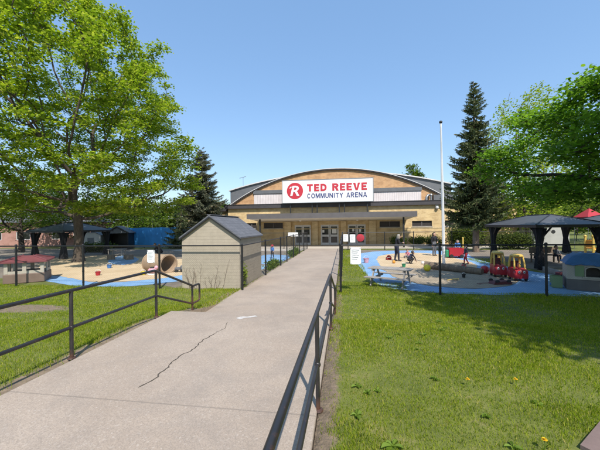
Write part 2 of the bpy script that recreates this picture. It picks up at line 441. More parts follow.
# ================================================================== SETTING: ground
def ground_sheet():
    xs = np.unique(np.concatenate([np.linspace(-400, -40, 10), np.linspace(-40, 30, 141), np.linspace(30, 400, 10), [-3.56, -3.48, -.34, -.26]]))
    ys = np.unique(np.concatenate([np.linspace(-400, -10, 9), np.linspace(-10, 12, 89), np.linspace(12, 60, 49), np.linspace(60, 500, 10)]))
    X, Y = np.meshgrid(xs, ys); Z = gz(X, Y)
    Z = Z+.02*np.sin(X*1.7+.3*Y)*np.sin(Y*1.3)*sm(.3, 1.5, np.abs(X+1.9)-1.65)*(Y < 9.3)
    inn = (X > -3.5) & (X < -.33) & (Y > -6) & (Y < 28)
    Z[inn] = -.75
    nx, ny = len(xs), len(ys)
    V = np.stack([X.ravel(), Y.ravel(), Z.ravel()], 1)
    i = np.arange(nx-1); j = np.arange(ny-1); I, J = np.meshgrid(i, j); a = (J*nx+I).ravel()
    Fc = np.stack([a, a+1, a+nx+1, a+nx], 1)
    return tag(np_mesh('lawn', V, Fc, 4, M['lawn'], smooth=True), kind='structure')
ground_sheet()
def sheet(name, poly, z, mat, wob=.12, seed=0):
    r = random.Random(seed); pts = []; n = len(poly)
    for i in range(n):
        p0, p1, p2, p3 = (Vector(poly[(i+k-1) % n]) for k in range(4))
        L = (p2-p1).length; k = max(2, int(L/.35))
        for j in range(k):
            t = j/k
            q = .5*((2*p1)+(p2-p0)*t+(2*p0-5*p1+4*p2-p3)*t*t+(3*p1-p0-3*p2+p3)*t**3)
            pts.append((q.x+r.uniform(-wob, wob)*.5, q.y+r.uniform(-wob, wob)*.5, z))
    b = MB(); b.add(pts, [tuple(range(len(pts)))])
    return tag(b.build(name, mat), kind='structure')
def rect(x0, y0, x1, y1): return [(x0, y0), (x1, y0), (x1, y1), (x0, y1)]
sheet('yard_ground', [(-45, 13.2), (-24, 12.4), (-14, 11.2), (-8, 10.6), (-3.8, 11.4), (-3.75, 27.8), (-20, 27.8), (-45, 27.8)], LOW+.004, M['dirt'], .15, 1)
sheet('yard_ground', [(1.2, 19.5), (6, 24), (8.5, 17.0), (8.6, 12.6), (9.5, 11.2), (13, 10.8), (18, 14), (20, 22), (17, 26.2), (1, 26.2)], LOW+.004, M['dirt'], .3, 2)
sheet('rubber_surface', [(0.55, 21.56), (0.71, 17.11), (1.0, 13.1), (1.31, 10.9), (2.07, 10.3), (2.85, 9.98), (3.94, 9.9), (5.56, 9.92), (8.44, 9.99), (10.55, 11.0), (9.85, 12.6), (8.6, 14.0), (8.1, 16.31), (8.0, 18.37), (8.29, 21.09), (9.08, 24.76), (7.66, 26.0), (4.53, 26.0), (2.31, 25.0)], LOW+.009, M['rubber'], .06, 3)
sheet('sand_pit', [(2.48, 21.61), (1.91, 17.62), (2.03, 14.58), (2.44, 12.71), (3.06, 11.69), (3.9, 11.5), (5.3, 13.93), (6.9, 17.0), (7.0, 20.5), (6.6, 23.2), (4.62, 23.94)], LOW+.014, M['sand'], .1, 4)
sheet('gravel_bed', [(1.9, 15.9), (1.98, 13.43), (2.36, 12.04), (2.96, 11.14), (3.82, 10.7), (4.74, 10.8), (5.61, 11.35), (6.65, 12.58), (7.04, 14.46), (6.41, 15.2), (5.4, 15.0), (4.49, 15.3), (3.25, 15.66)], LOW+.019, M['gravel'], .12, 5)
sheet('rubber_surface', [(-14.9, 12.0), (-10.36, 10.1), (-8.79, 9.95), (-7.75, 10.2), (-6.96, 10.88), (-5.99, 11.84), (-4.3, 12.2), (-4.2, 16), (-5.43, 15.4), (-7.3, 13.3), (-8.87, 11.6), (-10.23, 11.0), (-12.61, 11.95)], LOW+.009, M['rubber'], .06, 6)
sheet('sand_pit', [(-16.01, 13.79), (-11.73, 11.5), (-9.68, 10.75), (-8.59, 11.05), (-7.72, 11.91), (-7.18, 12.71), (-6.46, 14.38), (-7.94, 17.67), (-12.68, 19.84), (-17.31, 21.15), (-20.33, 21.08), (-20.8, 18.28)], LOW+.014, M['sand'], .14, 7)
sheet('rubber_surface', [(-15.07, 17.36), (-13.21, 15.97), (-12.68, 16.46), (-14.27, 19.14), (-16.89, 21.16), (-16.79, 19.71)], LOW+.019, M['rubber'], .15, 8)
sheet('rubber_surface', [(-5.6, 17.8), (-4.3, 16.6), (-3.8, 17.9), (-3.9, 21.48), (-5.9, 22.17)], LOW+.009, M['rubber'], .08, 9)
tag(MB().box(-14, 16, 28.3, 36, LOW-.3, LOW+.03).build('plaza', M['plaza']), kind='structure')
tag(MB().box(-16, -1.0, 26.0, 28.3, LOW-.3, LOW+.012).build('plaza', M['plaza']), kind='structure')

# walk: upper slab, two treads, lower run
wk = MB(); wk.box(-3.55, -.27, -4.5, 5.75, -.6, 0, b=.008)
tag(wk.build('path', M['concrete']), kind='structure')
st = MB(); st.box(-3.55, -.27, 5.752, 6.2, -.8, -.15); st.box(-3.55, -.27, 6.202, 6.65, -.8, -.30)
tag(st.build('path_steps', M['concrete']), kind='structure')
lw = MB(); lw.box(-3.55, -.30, 6.652, 28.4, -.8, LOW+.02)
tag(lw.build('path', M['concrete']), kind='structure')
b = MB(); b.prism([(1.78, 2.60), (2.16, 2.93), (2.7, 2.5), (2.2, 2.0)], .08, (0, 0, -.07), 'xy'); tag(b.build('pavement', M['kerb']), kind='structure')
def crack():
    r = random.Random(5); b = MB(); p0 = Vector((-2.22, 2.95)); p1 = Vector((-2.05, 5.15)); n = 46; off = 0; L = []; 
    for i in range(n+1):
        off = off*.7+r.uniform(-.022, .022); p = p0.lerp(p1, i/n); L.append((p.x+off+.018*math.sin(i*.35), p.y))
    for i in range(n):
        w0 = (.0035+.006*abs(math.sin(i*1.7)))*(1 if i < 34 else .5); w1 = (.0035+.006*abs(math.sin((i+1)*1.7)))*(1 if i < 34 else .5)
        b.add([(L[i][0]-w0, L[i][1], .003), (L[i][0]+w0, L[i][1], .003), (L[i+1][0]+w1, L[i+1][1], .003), (L[i+1][0]-w1, L[i+1][1], .003)], [(0, 1, 2, 3)])
    tag(b.build('path_crack', M['crack']), kind='structure')
    pp = [(-2.02, 5.42), (-1.93, 5.36), (-1.80, 5.47), (-1.66, 5.56), (-1.72, 5.60), (-1.85, 5.53), (-1.97, 5.52)]
    sheet('path_patch', pp, .003, M['patch'], .03, 3)
crack()

# ================================================================== ARENA
AX = -1.0       # centre of the gable
arena = thing('arena_building', 'long yellow brick arena with arched orange brick gable above a flat entrance canopy', 'building', (AX, 33.5, LOW))
def A(x): return x-AX
def Z(z): return z-LOW
def wall_open(b, x0, x1, z0, z1, y, ops, depth=.18, mi=0):
    xs = sorted({x0, x1, *[o[0] for o in ops], *[o[1] for o in ops]}); zs = sorted({z0, z1, *[o[2] for o in ops], *[o[3] for o in ops]})
    for i in range(len(xs)-1):
        for k in range(len(zs)-1):
            cx, cz = (xs[i]+xs[i+1])/2, (zs[k]+zs[k+1])/2
            if any(o[0] < cx < o[1] and o[2] < cz < o[3] for o in ops): continue
            b.add([(xs[i], y, zs[k]), (xs[i+1], y, zs[k]), (xs[i+1], y, zs[k+1]), (xs[i], y, zs[k+1])], [(0, 1, 2, 3)], mi)
    for (a, c, e, f) in ops:
        b.add([(a, y, e), (c, y, e), (c, y, f), (a, y, f), (a, y+depth, e), (c, y+depth, e), (c, y+depth, f), (a, y+depth, f)],
              [(0, 4, 5, 1), (1, 5, 6, 2), (2, 6, 7, 3), (3, 7, 4, 0)], mi)
wins = [(-11.15, -9.95, 1.5, 2.12), (-9.1, -6.85, 1.5, 2.12), (3.85, 6.0, 1.5, 2.12), (7.23, 9.26, 1.52, 2.12), (10.56, 12.6, 1.52, 2.12), (13.6, 15.4, 1.52, 2.12)]
doors = [(-5.5, -3.66), (-2.55, -.58), (.44, 2.36)]
ops = [(A(a), A(b), Z(c), Z(d)) for a, b, c, d in wins]+[(A(a), A(b), 0.0, Z(1.82)) for a, b in doors]
b = MB(); wall_open(b, A(-13.4), A(17.5), 0, Z(3.80), 0, ops, .22)
b.box(A(-13.4), A(-13.38), 0, 2.2, 0, Z(3.8)); b.box(A(17.48), A(17.5), 0, 2.2, 0, Z(3.8))
b.build('front_wall', M['yellow_brick'], arena)
MB().box(A(-5.6), A(2.45), .28, .32, 0, Z(1.9)).box(A(-13.3), A(17.4), .24, .27, Z(1.2), Z(2.3)).build('interior_screen', M['black_plastic'], arena)
for x0, x1 in [(-6.63, -5.91), (-3.50, -2.85), (-.32, .25), (2.70, 3.42)]:
    MB().box(A(x0), A(x1), -.28, -.003, 0, Z(2.22)).build('pillar', M['pillar_brick'], arena)
# brick course and sills
MB().box(A(-13.42), A(17.5), -.035, -.003, Z(1.34), Z(1.42)).build('brick_course', M['pillar_brick'], arena)
for (x0, x1, z0, z1) in wins:
    fr = MB()
    for (a, c, e, f) in [(x0, x1, z0, z0+.06), (x0, x1, z1-.05, z1), (x0, x0+.05, z0+.06, z1-.05), (x1-.05, x1, z0+.06, z1-.05), ((x0+x1)/2-.05, (x0+x1)/2+.05, z0+.06, z1-.05)]:
        fr.box(A(a)+.004, A(c)-.004, .10, .16, Z(e)+.003, Z(f)-.003)
    fo = fr.build('window', M['fascia_dark'], arena)
    MB().box(A(x0)+.01, A(x1)-.01, .165, .175, Z(z0)+.01, Z(z1)-.01).build('pane', M['window_dark'], fo)
    MB().box(A(x0)-.06, A(x1)+.06, -.07, -.037, Z(z0)-.09, Z(z0)-.004).build('sill', M['concrete_plain'], fo)
def arena_door(x0, x1, papers):
    zt = 1.82; xm = (x0+x1)/2
    for (p, q) in ((x0+.03, xm-.012), (xm+.012, x1-.03)):
        d = MB(); y0, y1 = .06, .12
        d.box(A(p), A(p)+.12, y0, y1, .03, Z(zt)-.06); d.box(A(q)-.12, A(q), y0, y1, .03, Z(zt)-.06)
        for (e, f) in ((.03, .28), (Z(.50), Z(.72)), (Z(zt)-.18, Z(zt)-.06)): d.box(A(p)+.12, A(q)-.12, y0, y1, e, f)
        do = d.build('door', M['door_frame'], arena)
        MB().box(A(p)+.121, A(q)-.121, .085, .095, .281, Z(.50)-.001).box(A(p)+.121, A(q)-.121, .085, .095, Z(.72)+.001, Z(zt)-.181).build('pane', M['glass'], do)
        MB().tube([(A(q if p < xm-.1 else p)+(-.06 if p < xm-.1 else .06), .03, Z(.45)), (A(q if p < xm-.1 else p)+(-.06 if p < xm-.1 else .06), .03, Z(.85))], .016, 6).build('handle', M['steel'], do)
    MB().box(A(x0), A(x1), .02, .2, Z(zt)-.055, Z(zt)-.001).box(A(x0)+.001, A(x0)+.027, .02, .2, .0, Z(zt)-.06).box(A(x1)-.027, A(x1)-.001, .02, .2, .0, Z(zt)-.06).build('door_frame', M['door_frame'], arena)
    for (px, pz, w_, h_) in papers:
        MB().box(A(px), A(px)+w_, .074, .079, Z(pz), Z(pz)+h_).build('door_notice', M['paper'], arena)
arena_door(-5.5, -3.66, [])
arena_door(-2.55, -.58, [(-2.38, .95, .22, .3), (-1.30, .85, .5, .5)])
arena_door(.44, 2.36, [(.92, 1.05, .22, .34), (1.62, 1.0, .25, .36), (1.75, 1.3, .2, .2)])
# canopy: wedge with sloping soffit
cx0, cx1, cy = A(-9.6), A(6.72), 28.9-33.5
cp = MB(); cp.prism([(cy+.10, Z(2.50)), (-.03, Z(2.25)), (-.03, Z(2.85)), (cy+.10, Z(2.85))], cx1-cx0-.1, (cx0+.05, 0, 0), 'yz')
cpo = cp.build('canopy', M['soffit'], arena)
fa = MB(); fa.box(cx0, cx1, cy, cy+.098, Z(2.47), Z(2.97)); fa.box(cx0, cx0+.048, cy+.1, -.05, Z(2.47), Z(2.97)); fa.box(cx1-.048, cx1, cy+.1, -.05, Z(2.47), Z(2.97)); fa.box(cx0+.05, cx1-.05, cy+.1, -.05, Z(2.852), Z(2.9))
fa.build('fascia', M['fascia_dark'], cpo)
for x in (-4.6, 1.4):
    MB().lathe([(0, 0), (.13, 0), (.12, -.07), (.06, -.11), (0, -.115)], (A(x), -1.8, Z(2.318)), 12).build('canopy_lamp', M['sign_white'], arena, True)
for x in (-8.4, 5.6):
    MB().box(A(x)-.075, A(x)+.075, cy+.5, cy+.65, 0, Z(2.44)).build('canopy_post', M['black_plastic'], arena)
# parapet band
pb = MB(); pb.box(A(-13.75), A(17.8), -.32, 2.6, Z(3.80), Z(4.22)); pb.box(A(-13.80), A(17.85), -.37, 2.6, Z(4.223), Z(4.28))
pb.build('parapet_band', M['dark_roof'], arena)
# side wing
MB().box(A(-19), A(-13.45), 1.2, 8, 0, Z(3.6)).build('side_wing_wall', M['yellow_brick'], arena)
MB().box(A(-19.2), A(-13.8), .9, 8.2, Z(3.602), Z(4.05)).build('side_wing_roof', M['dark_roof'], arena)
# gable: circular arc
GR, GA = 22.0, 8.16
def garc(x, top=GA, R=GR): return top-R+math.sqrt(R*R-x*x)
hw = 12.4; n = 48
arc = [(x, Z(garc(x))) for x in np.linspace(hw, -hw, n+1)]
gb = MB(); gb.prism([(-hw, Z(4.0)), (hw, Z(4.0))]+arc, .35, (0, 1.5, 0), 'xz'); gb.build('gable', M['orange_brick'], arena)
def arc_strip(b, r0, r1, y0, y1, hw_, top=GA, R=GR, n=56):
    pv = []
    for x in np.linspace(-hw_, hw_, n+1):
        z = garc(x, top, R); nx, nz = x/R, math.sqrt(max(0, 1-(x/R)**2))
        for (rr, yy) in ((r0, y0), (r0, y1), (r1, y1), (r1, y0)): pv.append((x+nx*rr, yy, Z(z+nz*rr)))
    fs = []
    for i in range(n):
        for k in range(4): fs.append((i*4+k, i*4+(k+1) % 4, (i+1)*4+(k+1) % 4, (i+1)*4+k))
    fs += [(0, 1, 2, 3), (n*4+3, n*4+2, n*4+1, n*4)]
    b.add(pv, fs)
c = MB(); arc_strip(c, .002, .12, 1.30, 2.6, hw+.25); c.build('gable_coping', M['dark_roof'], arena)
c = MB(); arc_strip(c, .122, .19, 1.24, 2.6, hw+.3); c.build('gable_trim', M['white_trim'], arena)
# hall behind
hall_pts = []
def hz(x): return 8.25-.0105*x*x
xs = np.linspace(13.3, -13.3, 33)
hb = MB(); hb.prism([(-13.3, 0), (13.3, 0)]+[(x, Z(hz(x)-.09)) for x in xs], 44, (0, 3.2, 0), 'xz'); hb.build('hall', M['siding_gray'], arena)
hr = MB(); top = [(x, Z(hz(x)+.04)) for x in np.linspace(13.45, -13.45, 33)]; bot = [(x, Z(hz(x)-.088)) for x in np.linspace(-13.45, 13.45, 33)]
hr.prism(top+bot, 44.4, (0, 3.0, 0), 'xz'); hr.build('hall_roof', M['white_trim'], arena)
# corrugated panels either side of the sign with dark headers
for (x0, x1) in ((-10.66, -1.2), (-1.0, 8.56)):
    zt = 5.62 if x0 < -5 else 5.48
    MB().box(A(x0), A(x1), 1.40, 1.497, Z(4.282), Z(zt)).build('gable_panel', M['panel_white'], arena)
    MB().box(A(x0)-.05, A(x1)+.05, 1.30, 1.497, Z(zt)+.003, Z(zt)+.42).build('panel_header', M['siding_gray'], arena)
MB().box(A(9.75), A(11.75), 1.0, 1.49, Z(4.283), Z(4.95)).build('roof_box', M['siding_gray'], arena)
du = MB(); du.tube([(A(9.0), 1.0, Z(4.29)), (A(9.0), 1.0, Z(4.7)), (A(9.2), 1.1, Z(4.95)), (A(9.5), 1.3, Z(4.95))], .13, 10); du.tube([(A(9.45), .9, Z(4.29)), (A(9.45), .9, Z(4.9))], .1, 10); du.lathe([(.18, 0), (.1, .15), (0, .15)], (A(9.45), .9, Z(4.9)), 10)
du.build('roof_duct', M['steel'], arena, True)
an = MB(); an.tube([(A(-13.0), 4.4, Z(6.2)), (A(-13.0), 4.4, Z(8.2))], .025, 6); an.tube([(A(-13.5), 4.4, Z(8.1)), (A(-12.6), 4.4, Z(8.3))], .03, 6)
for k in range(4): an.tube([(A(-13.4+.22*k), 4.2, Z(8.12+.05*k)), (A(-13.4+.22*k), 4.6, Z(8.12+.05*k))], .015, 5)
an.build('antenna', M['steel'], arena)
wl = MB(); wl.ball((A(9.75), -.16, Z(3.48)), .17, 12, 8); wl.box(A(9.6), A(9.9), -.14, -.003, Z(3.42), Z(3.78)); wl.build('wall_lamp', M['white_trim'], arena, True)

# sign over the canopy
def text_mesh(name, s, h, width, mat, parent, x, z, y, shear=0, bold=.012):
    cu = bpy.data.curves.new('t', 'FONT'); cu.body = s; cu.size = 1; cu.shear = shear; cu.offset = bold; cu.extrude = .012; cu.resolution_u = 3
    o = bpy.data.objects.new('t', cu); COL.objects.link(o)
    dg = bpy.context.evaluated_depsgraph_get(); me = bpy.data.meshes.new_from_object(o.evaluated_get(dg)); bpy.data.objects.remove(o)
    co = np.array([v.co[:] for v in me.vertices]); lo, hi = co.min(0), co.max(0)
    co = (co-lo)/np.maximum(hi-lo, 1e-6)
    out = np.stack([x+co[:, 0]*width, y-.03*co[:, 2], z+co[:, 1]*h], 1)
    me.vertices.foreach_set('co', out.astype(np.float32).ravel()); me.materials.clear(); me.materials.append(mat); me.name = name; me.update()
    ob = bpy.data.objects.new(name, me); COL.objects.link(ob); ob.parent = parent; return ob
SX0, SX1, SZ0, SZ1, SY = -6.62, 3.10, 4.28, 6.70, 32.4
sg = thing('building_sign', 'wide white sign board with red and navy lettering above the arena canopy', 'sign', ((SX0+SX1)/2, SY, 2.9))
ox, oz = (SX0+SX1)/2, 2.9
MB().box(SX0-ox, SX1-ox, 0, .16, SZ0-oz, SZ1-oz).build('panel', M['sign_white'], sg)
f = MB()
for (a, c_, e, g) in ((SX0-.06, SX1+.06, SZ0-.06, SZ0), (SX0-.06, SX1+.06, SZ1, SZ1+.06), (SX0-.06, SX0, SZ0, SZ1), (SX1, SX1+.06, SZ0, SZ1)): f.box(a-ox, c_-ox, -.03, .19, e-oz, g-oz)
f.build('frame', M['steel'], sg)
for px in (291, 313, 318, 340, 345, 367):
    X = SX0+(px-283.4)/(372.5-283.4)*(SX1-SX0)
    MB().box(X-ox-.06, X-ox+.06, .165, .29, 0, SZ1-oz-.3).build('support_post', M['black_plastic'], sg)
W_ = SX1-SX0; H_ = SZ1-SZ0
d = MB(); d.lathe([(0, -.012), (.90, -.012), (.90, 0), (0, 0)], (SX0-ox+W_*.142, -.003, SZ0-oz+H_*.53), 40, axis='y'); d.build('emblem_disc', M['sign_red'], sg)
em = text_mesh('emblem_letter', 'R', H_*.46, W_*.105, M['sign_white'], sg, SX0-ox+W_*.088, SZ0-oz+H_*.30, -.02, .22, .02)
MB().prism([(-.62, .16), (-.50, .34), (-.2, .34), (-.2, .28), (-.44, .26), (-.5, .16)], -.012, (SX0-ox+W_*.142, -.018, SZ0-oz+H_*.53+.12), 'xz').build('emblem_serif', M['sign_white'], sg)
def letters(name, text, x0, z0, w, h, y, mat, st, gap, parent):
    """block capitals built from outlines; st = stroke as a share of letter height"""
    t = .02; W = dict(I=.30, M=1.02, N=.86, A=.90, O=.92, C=.84, U=.82, D=.82, R=.84, E=.70, T=.78, V=.90, Y=.86)
    tot = sum(.42 if c == ' ' else W[c] for c in text)+gap*(len(text)-1); k = w/tot; x = x0; s = st
    def poly(pts): b.prism([(x+px*k, z0+pz*h) for px, pz in pts], -t, (0, y, 0), 'xz')
    def arc(cx, cz, rx, rz, a0, a1, sx, n=14):
        for i in range(n):
            p = [math.radians(a0+(a1-a0)*(i+d)/n) for d in (0, 1)]
            poly([(cx+rx*math.cos(p[0]), cz+rz*math.sin(p[0])), (cx+rx*math.cos(p[1]), cz+rz*math.sin(p[1])), (cx+(rx-sx)*math.cos(p[1]), cz+(rz-s)*math.sin(p[1])), (cx+(rx-sx)*math.cos(p[0]), cz+(rz-s)*math.sin(p[0]))])
    for c in text:
        if c == ' ': x += (.42+gap)*k; continue
        L = W[c]; v = s*1.12; b = MB()
        if c == 'I': poly([(.15-v/2, 0), (.15+v/2, 0), (.15+v/2, 1), (.15-v/2, 1)])
        elif c == 'T': poly([(L/2-v/2, 0), (L/2+v/2, 0), (L/2+v/2, 1-s), (L, 1-s), (L, 1), (0, 1), (0, 1-s), (L/2-v/2, 1-s)])
        elif c == 'E': poly([(0, 0), (L, 0), (L, s), (v, s), (v, .5-s/2), (L*.9, .5-s/2), (L*.9, .5+s/2), (v, .5+s/2), (v, 1-s), (L, 1-s), (L, 1), (0, 1)])
        elif c == 'V': poly([(L/2-v*.55, 0), (L/2+v*.55, 0), (L, 1), (L-v*1.1, 1), (L/2, .28), (v*1.1, 1), (0, 1)])
        elif c == 'Y': poly([(L/2-v/2, 0), (L/2+v/2, 0), (L/2+v/2, .42), (L, 1), (L-v*1.15, 1), (L/2, .62), (v*1.15, 1), (0, 1), (L/2-v/2, .42)])
        elif c == 'M': poly([(0, 0), (v, 0), (v, .66), (L/2-v*.45, 0), (L/2+v*.45, 0), (L-v, .66), (L-v, 0), (L, 0), (L, 1), (L-v*1.35, 1), (L/2, .34), (v*1.35, 1), (0, 1)])
        elif c == 'N': poly([(0, 0), (v, 0), (v, .68), (L-v, 0), (L, 0), (L, 1), (L-v, 1), (L-v, .32), (v, 1), (0, 1)])
        elif c == 'A':
            z1, z2 = .20, .20+s*.85; e = lambda z: (L/2-v*.55)*z; i_ = lambda z: v*1.1+(L/2-v*1.1)*z/.80
            poly([(0, 0), (v*1.1, 0), (i_(z1), z1), (L-i_(z1), z1), (L-v*1.1, 0), (L, 0), (L-e(z2), z2), (e(z2), z2)])
            poly([(e(z2), z2), (i_(z2), z2), (L/2, .80), (L/2, 1), (e(1), 1)]); poly([(L-e(z2), z2), (L-e(1), 1), (L/2, 1), (L/2, .80), (L-i_(z2), z2)])
        elif c == 'O': arc(L/2, .5, L/2, .51, 0, 360, v, 26)
        elif c == 'C': arc(L/2+.02, .5, L/2, .51, 42, 318, v, 22)
        elif c == 'U':
            poly([(0, .38), (v, .38), (v, 1), (0, 1)]); poly([(L-v, .38), (L, .38), (L, 1), (L-v, 1)]); arc(L/2, .38, L/2, .39, 180, 360, v, 14)
        elif c == 'D':
            poly([(0, 0), (v, 0), (v, 1), (0, 1)]); poly([(v, 0), (L*.45, 0), (L*.45, s), (v, s)]); poly([(v, 1-s), (L*.45, 1-s), (L*.45, 1), (v, 1)]); arc(L*.45, .5, L*.55, .5, -90, 90, v, 14)
        elif c == 'R':
            poly([(0, 0), (v, 0), (v, 1), (0, 1)]); poly([(v, 1-s), (L*.55, 1-s), (L*.55, 1), (v, 1)]); poly([(v, .42), (L*.55, .42), (L*.55, .42+s), (v, .42+s)]); arc(L*.55, .71, L*.42, .29, -90, 90, v, 12)
            poly([(L*.42, .42), (L-v*1.15, 0), (L, 0), (L*.42+v*1.2, .42)])
        b.build(name, mat, parent); x += (L+gap)*k
letters('letter', 'TED REEVE', SX0-ox+W_*.28, SZ0-oz+H_*.49, W_*.655, H_*.325, -.002, M['sign_red'], .235, .16, sg)
letters('letter', 'COMMUNITY ARENA', SX0-ox+W_*.28, SZ0-oz+H_*.18, W_*.655, H_*.215, -.002, M['sign_navy'], .165, .17, sg)

# ================================================================== FENCES AND RAILS
def fence_run(label, p0, p1, posts, corner=True, top=1.53, mesh_=True, rpost=.035, group=None):
    """posts: distances along the run"""
    p0 = Vector((*p0, 0)); p1 = Vector((*p1, 0)); dr = (p1-p0); L = dr.length; dr.normalize()
    ang = math.atan2(dr.y, dr.x)
    t = thing('chain_link_fence', label, 'fence', (p0.x, p0.y, LOW), ang)
    for s in posts:
        pm = MB(); pm.tube([(s, 0, -.05), (s, 0, top+.02)], rpost, 10); pm.ball((s, 0, top+.03), rpost*1.25, 8, 5)
        for zz in (.2, .6, 1.0, 1.35): pm.lathe([(rpost+.006, -.015), (rpost+.006, .015)], (s, 0, zz), 8)
        pm.build('post', M['fence'], t, True)
    MB().tube([(0, 0, top), (L, 0, top)], .023, 8).build('top_rail', M['fence'], t, True)
    if mesh_:
        s = .062; r = .0009; segs = []
        hgt = top-.06; z0 = .03
        a = -hgt
        while a < L:
            segs.append((a, 1)); segs.append((a, -1)); a += s*1.15
        V = []; Fc = []
        for (a, dirn) in segs:
            for (u0, u1) in ((a, a+hgt),):
                za, zb = (z0, z0+hgt) if dirn > 0 else (z0+hgt, z0)
                if u0 < 0: za += (zb-za)*(-u0)/(u1-u0); u0 = 0
                if u1 > L: zb = za+(zb-za)*(L-u0)/(u1-u0); u1 = L
                if u1-u0 < .02: continue
                n_ = len(V)
                for (u, zz) in ((u0, za), (u1, zb)):
                    V += [(u, r*1.2*dirn, zz+r), (u, r*1.2*dirn+r, zz-r*.6), (u, r*1.2*dirn-r, zz-r*.6)]
                Fc += [(n_, n_+1, n_+4, n_+3), (n_+1, n_+2, n_+5, n_+4), (n_+2, n_, n_+3, n_+5)]
        np_mesh('wire_mesh', np.array(V), np.array(Fc), 4, M['wire'], t)
    return t
FY = 9.75
fence_run('black chain link fence across the right lawn in front of the blue play surface', (-.12, FY), (15.2, FY), [0, 3.03, 5.98, 9.0, 12.1, 15.2])
fence_run('black chain link fence across the left lawn in front of the tan shed and playhouse', (-3.43, FY+.05), (-21.7, FY+.05), [0, 3.05, 6.1, 9.0, 12.2, 15.3, 18.27])
fence_run('black chain link fence along the left edge of the walk beside the shed', (-3.43, FY+.12), (-3.43, 28.0), [3.0, 6.2, 8.0, 10.4, 13.2, 15.8, 18.1])
fence_run('black chain link fence along the right edge of the walk leading back to the arena', (-.12, FY+.08), (-.12, 26.8), [3.0, 6.05, 9.1, 12.1, 15.0, 17.0])
fence_run('black chain link fence before the arena wall behind the right play yard', (0, 26.85), (16.5, 26.85), [.35, 3.5, 5.9, 9.0, 12.1, 15.2])
fence_run('black chain link fence before the arena wall at the back of the left play yard', (-3.55, 28.05), (-14.5, 28.05), [2.1, 4.6, 7.6, 10.9])

def handrail(x, posts, label, side, y_near, rr=.024):
    yL = posts[-1]; yE = 6.72
    t = thing('handrail', label, 'handrail', (x, yL, 0))
    for y in posts:
        pm = MB(); pm.tube([(0, y-yL, -.06), (0, y-yL, .9)], rr, 12); pm.lathe([(.05, 0), (.045, .012), (.026, .02)], (0, y-yL, -.001 if side < 0 else -.02), 12)
        pm.build('post', M['rail'], t, True)
    MB().tube([(0, yE-yL, LOW-.05), (0, yE-yL, .315)], rr, 12).build('post', M['rail'], t, True)
    tp = MB(); tp.tube([(0, y_near-yL, .9), (0, -.05, .9), (0, 0, .885), (0, .06, .86), (0, yE-yL, .33), (0, yE-yL+.05, .312), (0, yE-yL+.30, .312), (0, yE-yL+.345, .295), (0, yE-yL+.36, .25), (0, yE-yL+.36, -.03), (0, yE-yL+.345, -.08), (0, yE-yL+.30, -.10), (0, yE-yL, -.10)], rr, 12)
    tp.build('top_rail', M['rail'], t, True)
    MB().tube([(0, y_near-yL, .41), (0, 0, .41), (0, yE-yL, -.10)], rr*.92, 12).build('lower_rail', M['rail'], t, True)
    for y in posts:
        MB().ball((0, y-yL, .41), .032, 10, 6).build('joint', M['rail'], t, True)
    return t
handrail(-3.60, [-.2, 1.69, 3.51, 5.33], 'rusty dark pipe handrail along the left edge of the walk', -1, -1.5)
handrail(-.235, [.55, 2.83, 5.1], 'dark pipe handrail along the right edge of the walk close to the viewer', 1, -1.2, .0205).rotation_euler = (0, 0, -.012)

def notice(name, label, cat, x, y, z0, z1, w, lines=6):
    h = z1-z0; t = thing(name, label, cat, (x, y, z0)); b = MB(); n = 6
    V = [(-w/2+w*i/n, -.012*math.sin(math.pi*i/n)-.006*math.sin(j*2.1+i), h*j/4) for j in range(5) for i in range(n+1)]
    V += [(p[0], p[1]+.004, p[2]) for p in V]; m = 5*(n+1)
    F = [(j*(n+1)+i, j*(n+1)+i+1, (j+1)*(n+1)+i+1, (j+1)*(n+1)+i) for j in range(4) for i in range(n)]; F += [tuple(m+q for q in reversed(f)) for f in F]
    b.add(V, F); b.build('sheet', M['paper'], t, True)
    b = MB()
    for q in range(lines):
        zq = h*(.86-.11*q); b.box(-w*.36, w*(.36-.1*(q % 3)), -.0235, -.0225, zq-h*.012, zq+h*.012)
    b.build('print', M['print_grey'], t)
    for sx in (-1, 1):
        for zz in (.02, h-.02): MB().lathe([(0, -.03), (.010, -.03), (.010, .03), (0, .03)], (sx*(w/2-.02), 0, zz), 8, axis='y').build('tie', M['black_plastic'], t)
    return t
notice('notice_sheet', 'white notice sheet tied to the fence right of the walk, above the picnic table', 'notice', .36, FY-.04, .48, 1.02, .33)
notice('notice_sheet', 'white notice sheet tied to the fence across the left lawn, before the tan tunnel', 'notice', -6.78, FY+.01, .48, .93, .28)
notice('notice_sheet', 'small white sheet on the back fence, left of its twin, before the right arena doors', 'notice', .15, 26.79, .30, .95, .42)
notice('notice_sheet', 'small white sheet on the back fence, between its twin and a red disc', 'notice', .75, 26.79, .22, .92, .46)
d = MB(); d.lathe([(0, -.02), (.30, -.02), (.34, 0), (.30, .02), (0, .02)], (0, 0, 0), 20, axis='y'); o = d.build('red_disc', M['c_red'], None, True); o.location = (1.42, 26.78, .62)
tag(o, 'round red disc hanging on the back fence before the right arena doors', 'disc')
o = notice('notice_board', 'white board standing on the back fence left of the walk, before the arena wall', 'board', -4.75, 27.95, .75, 1.12, .95)

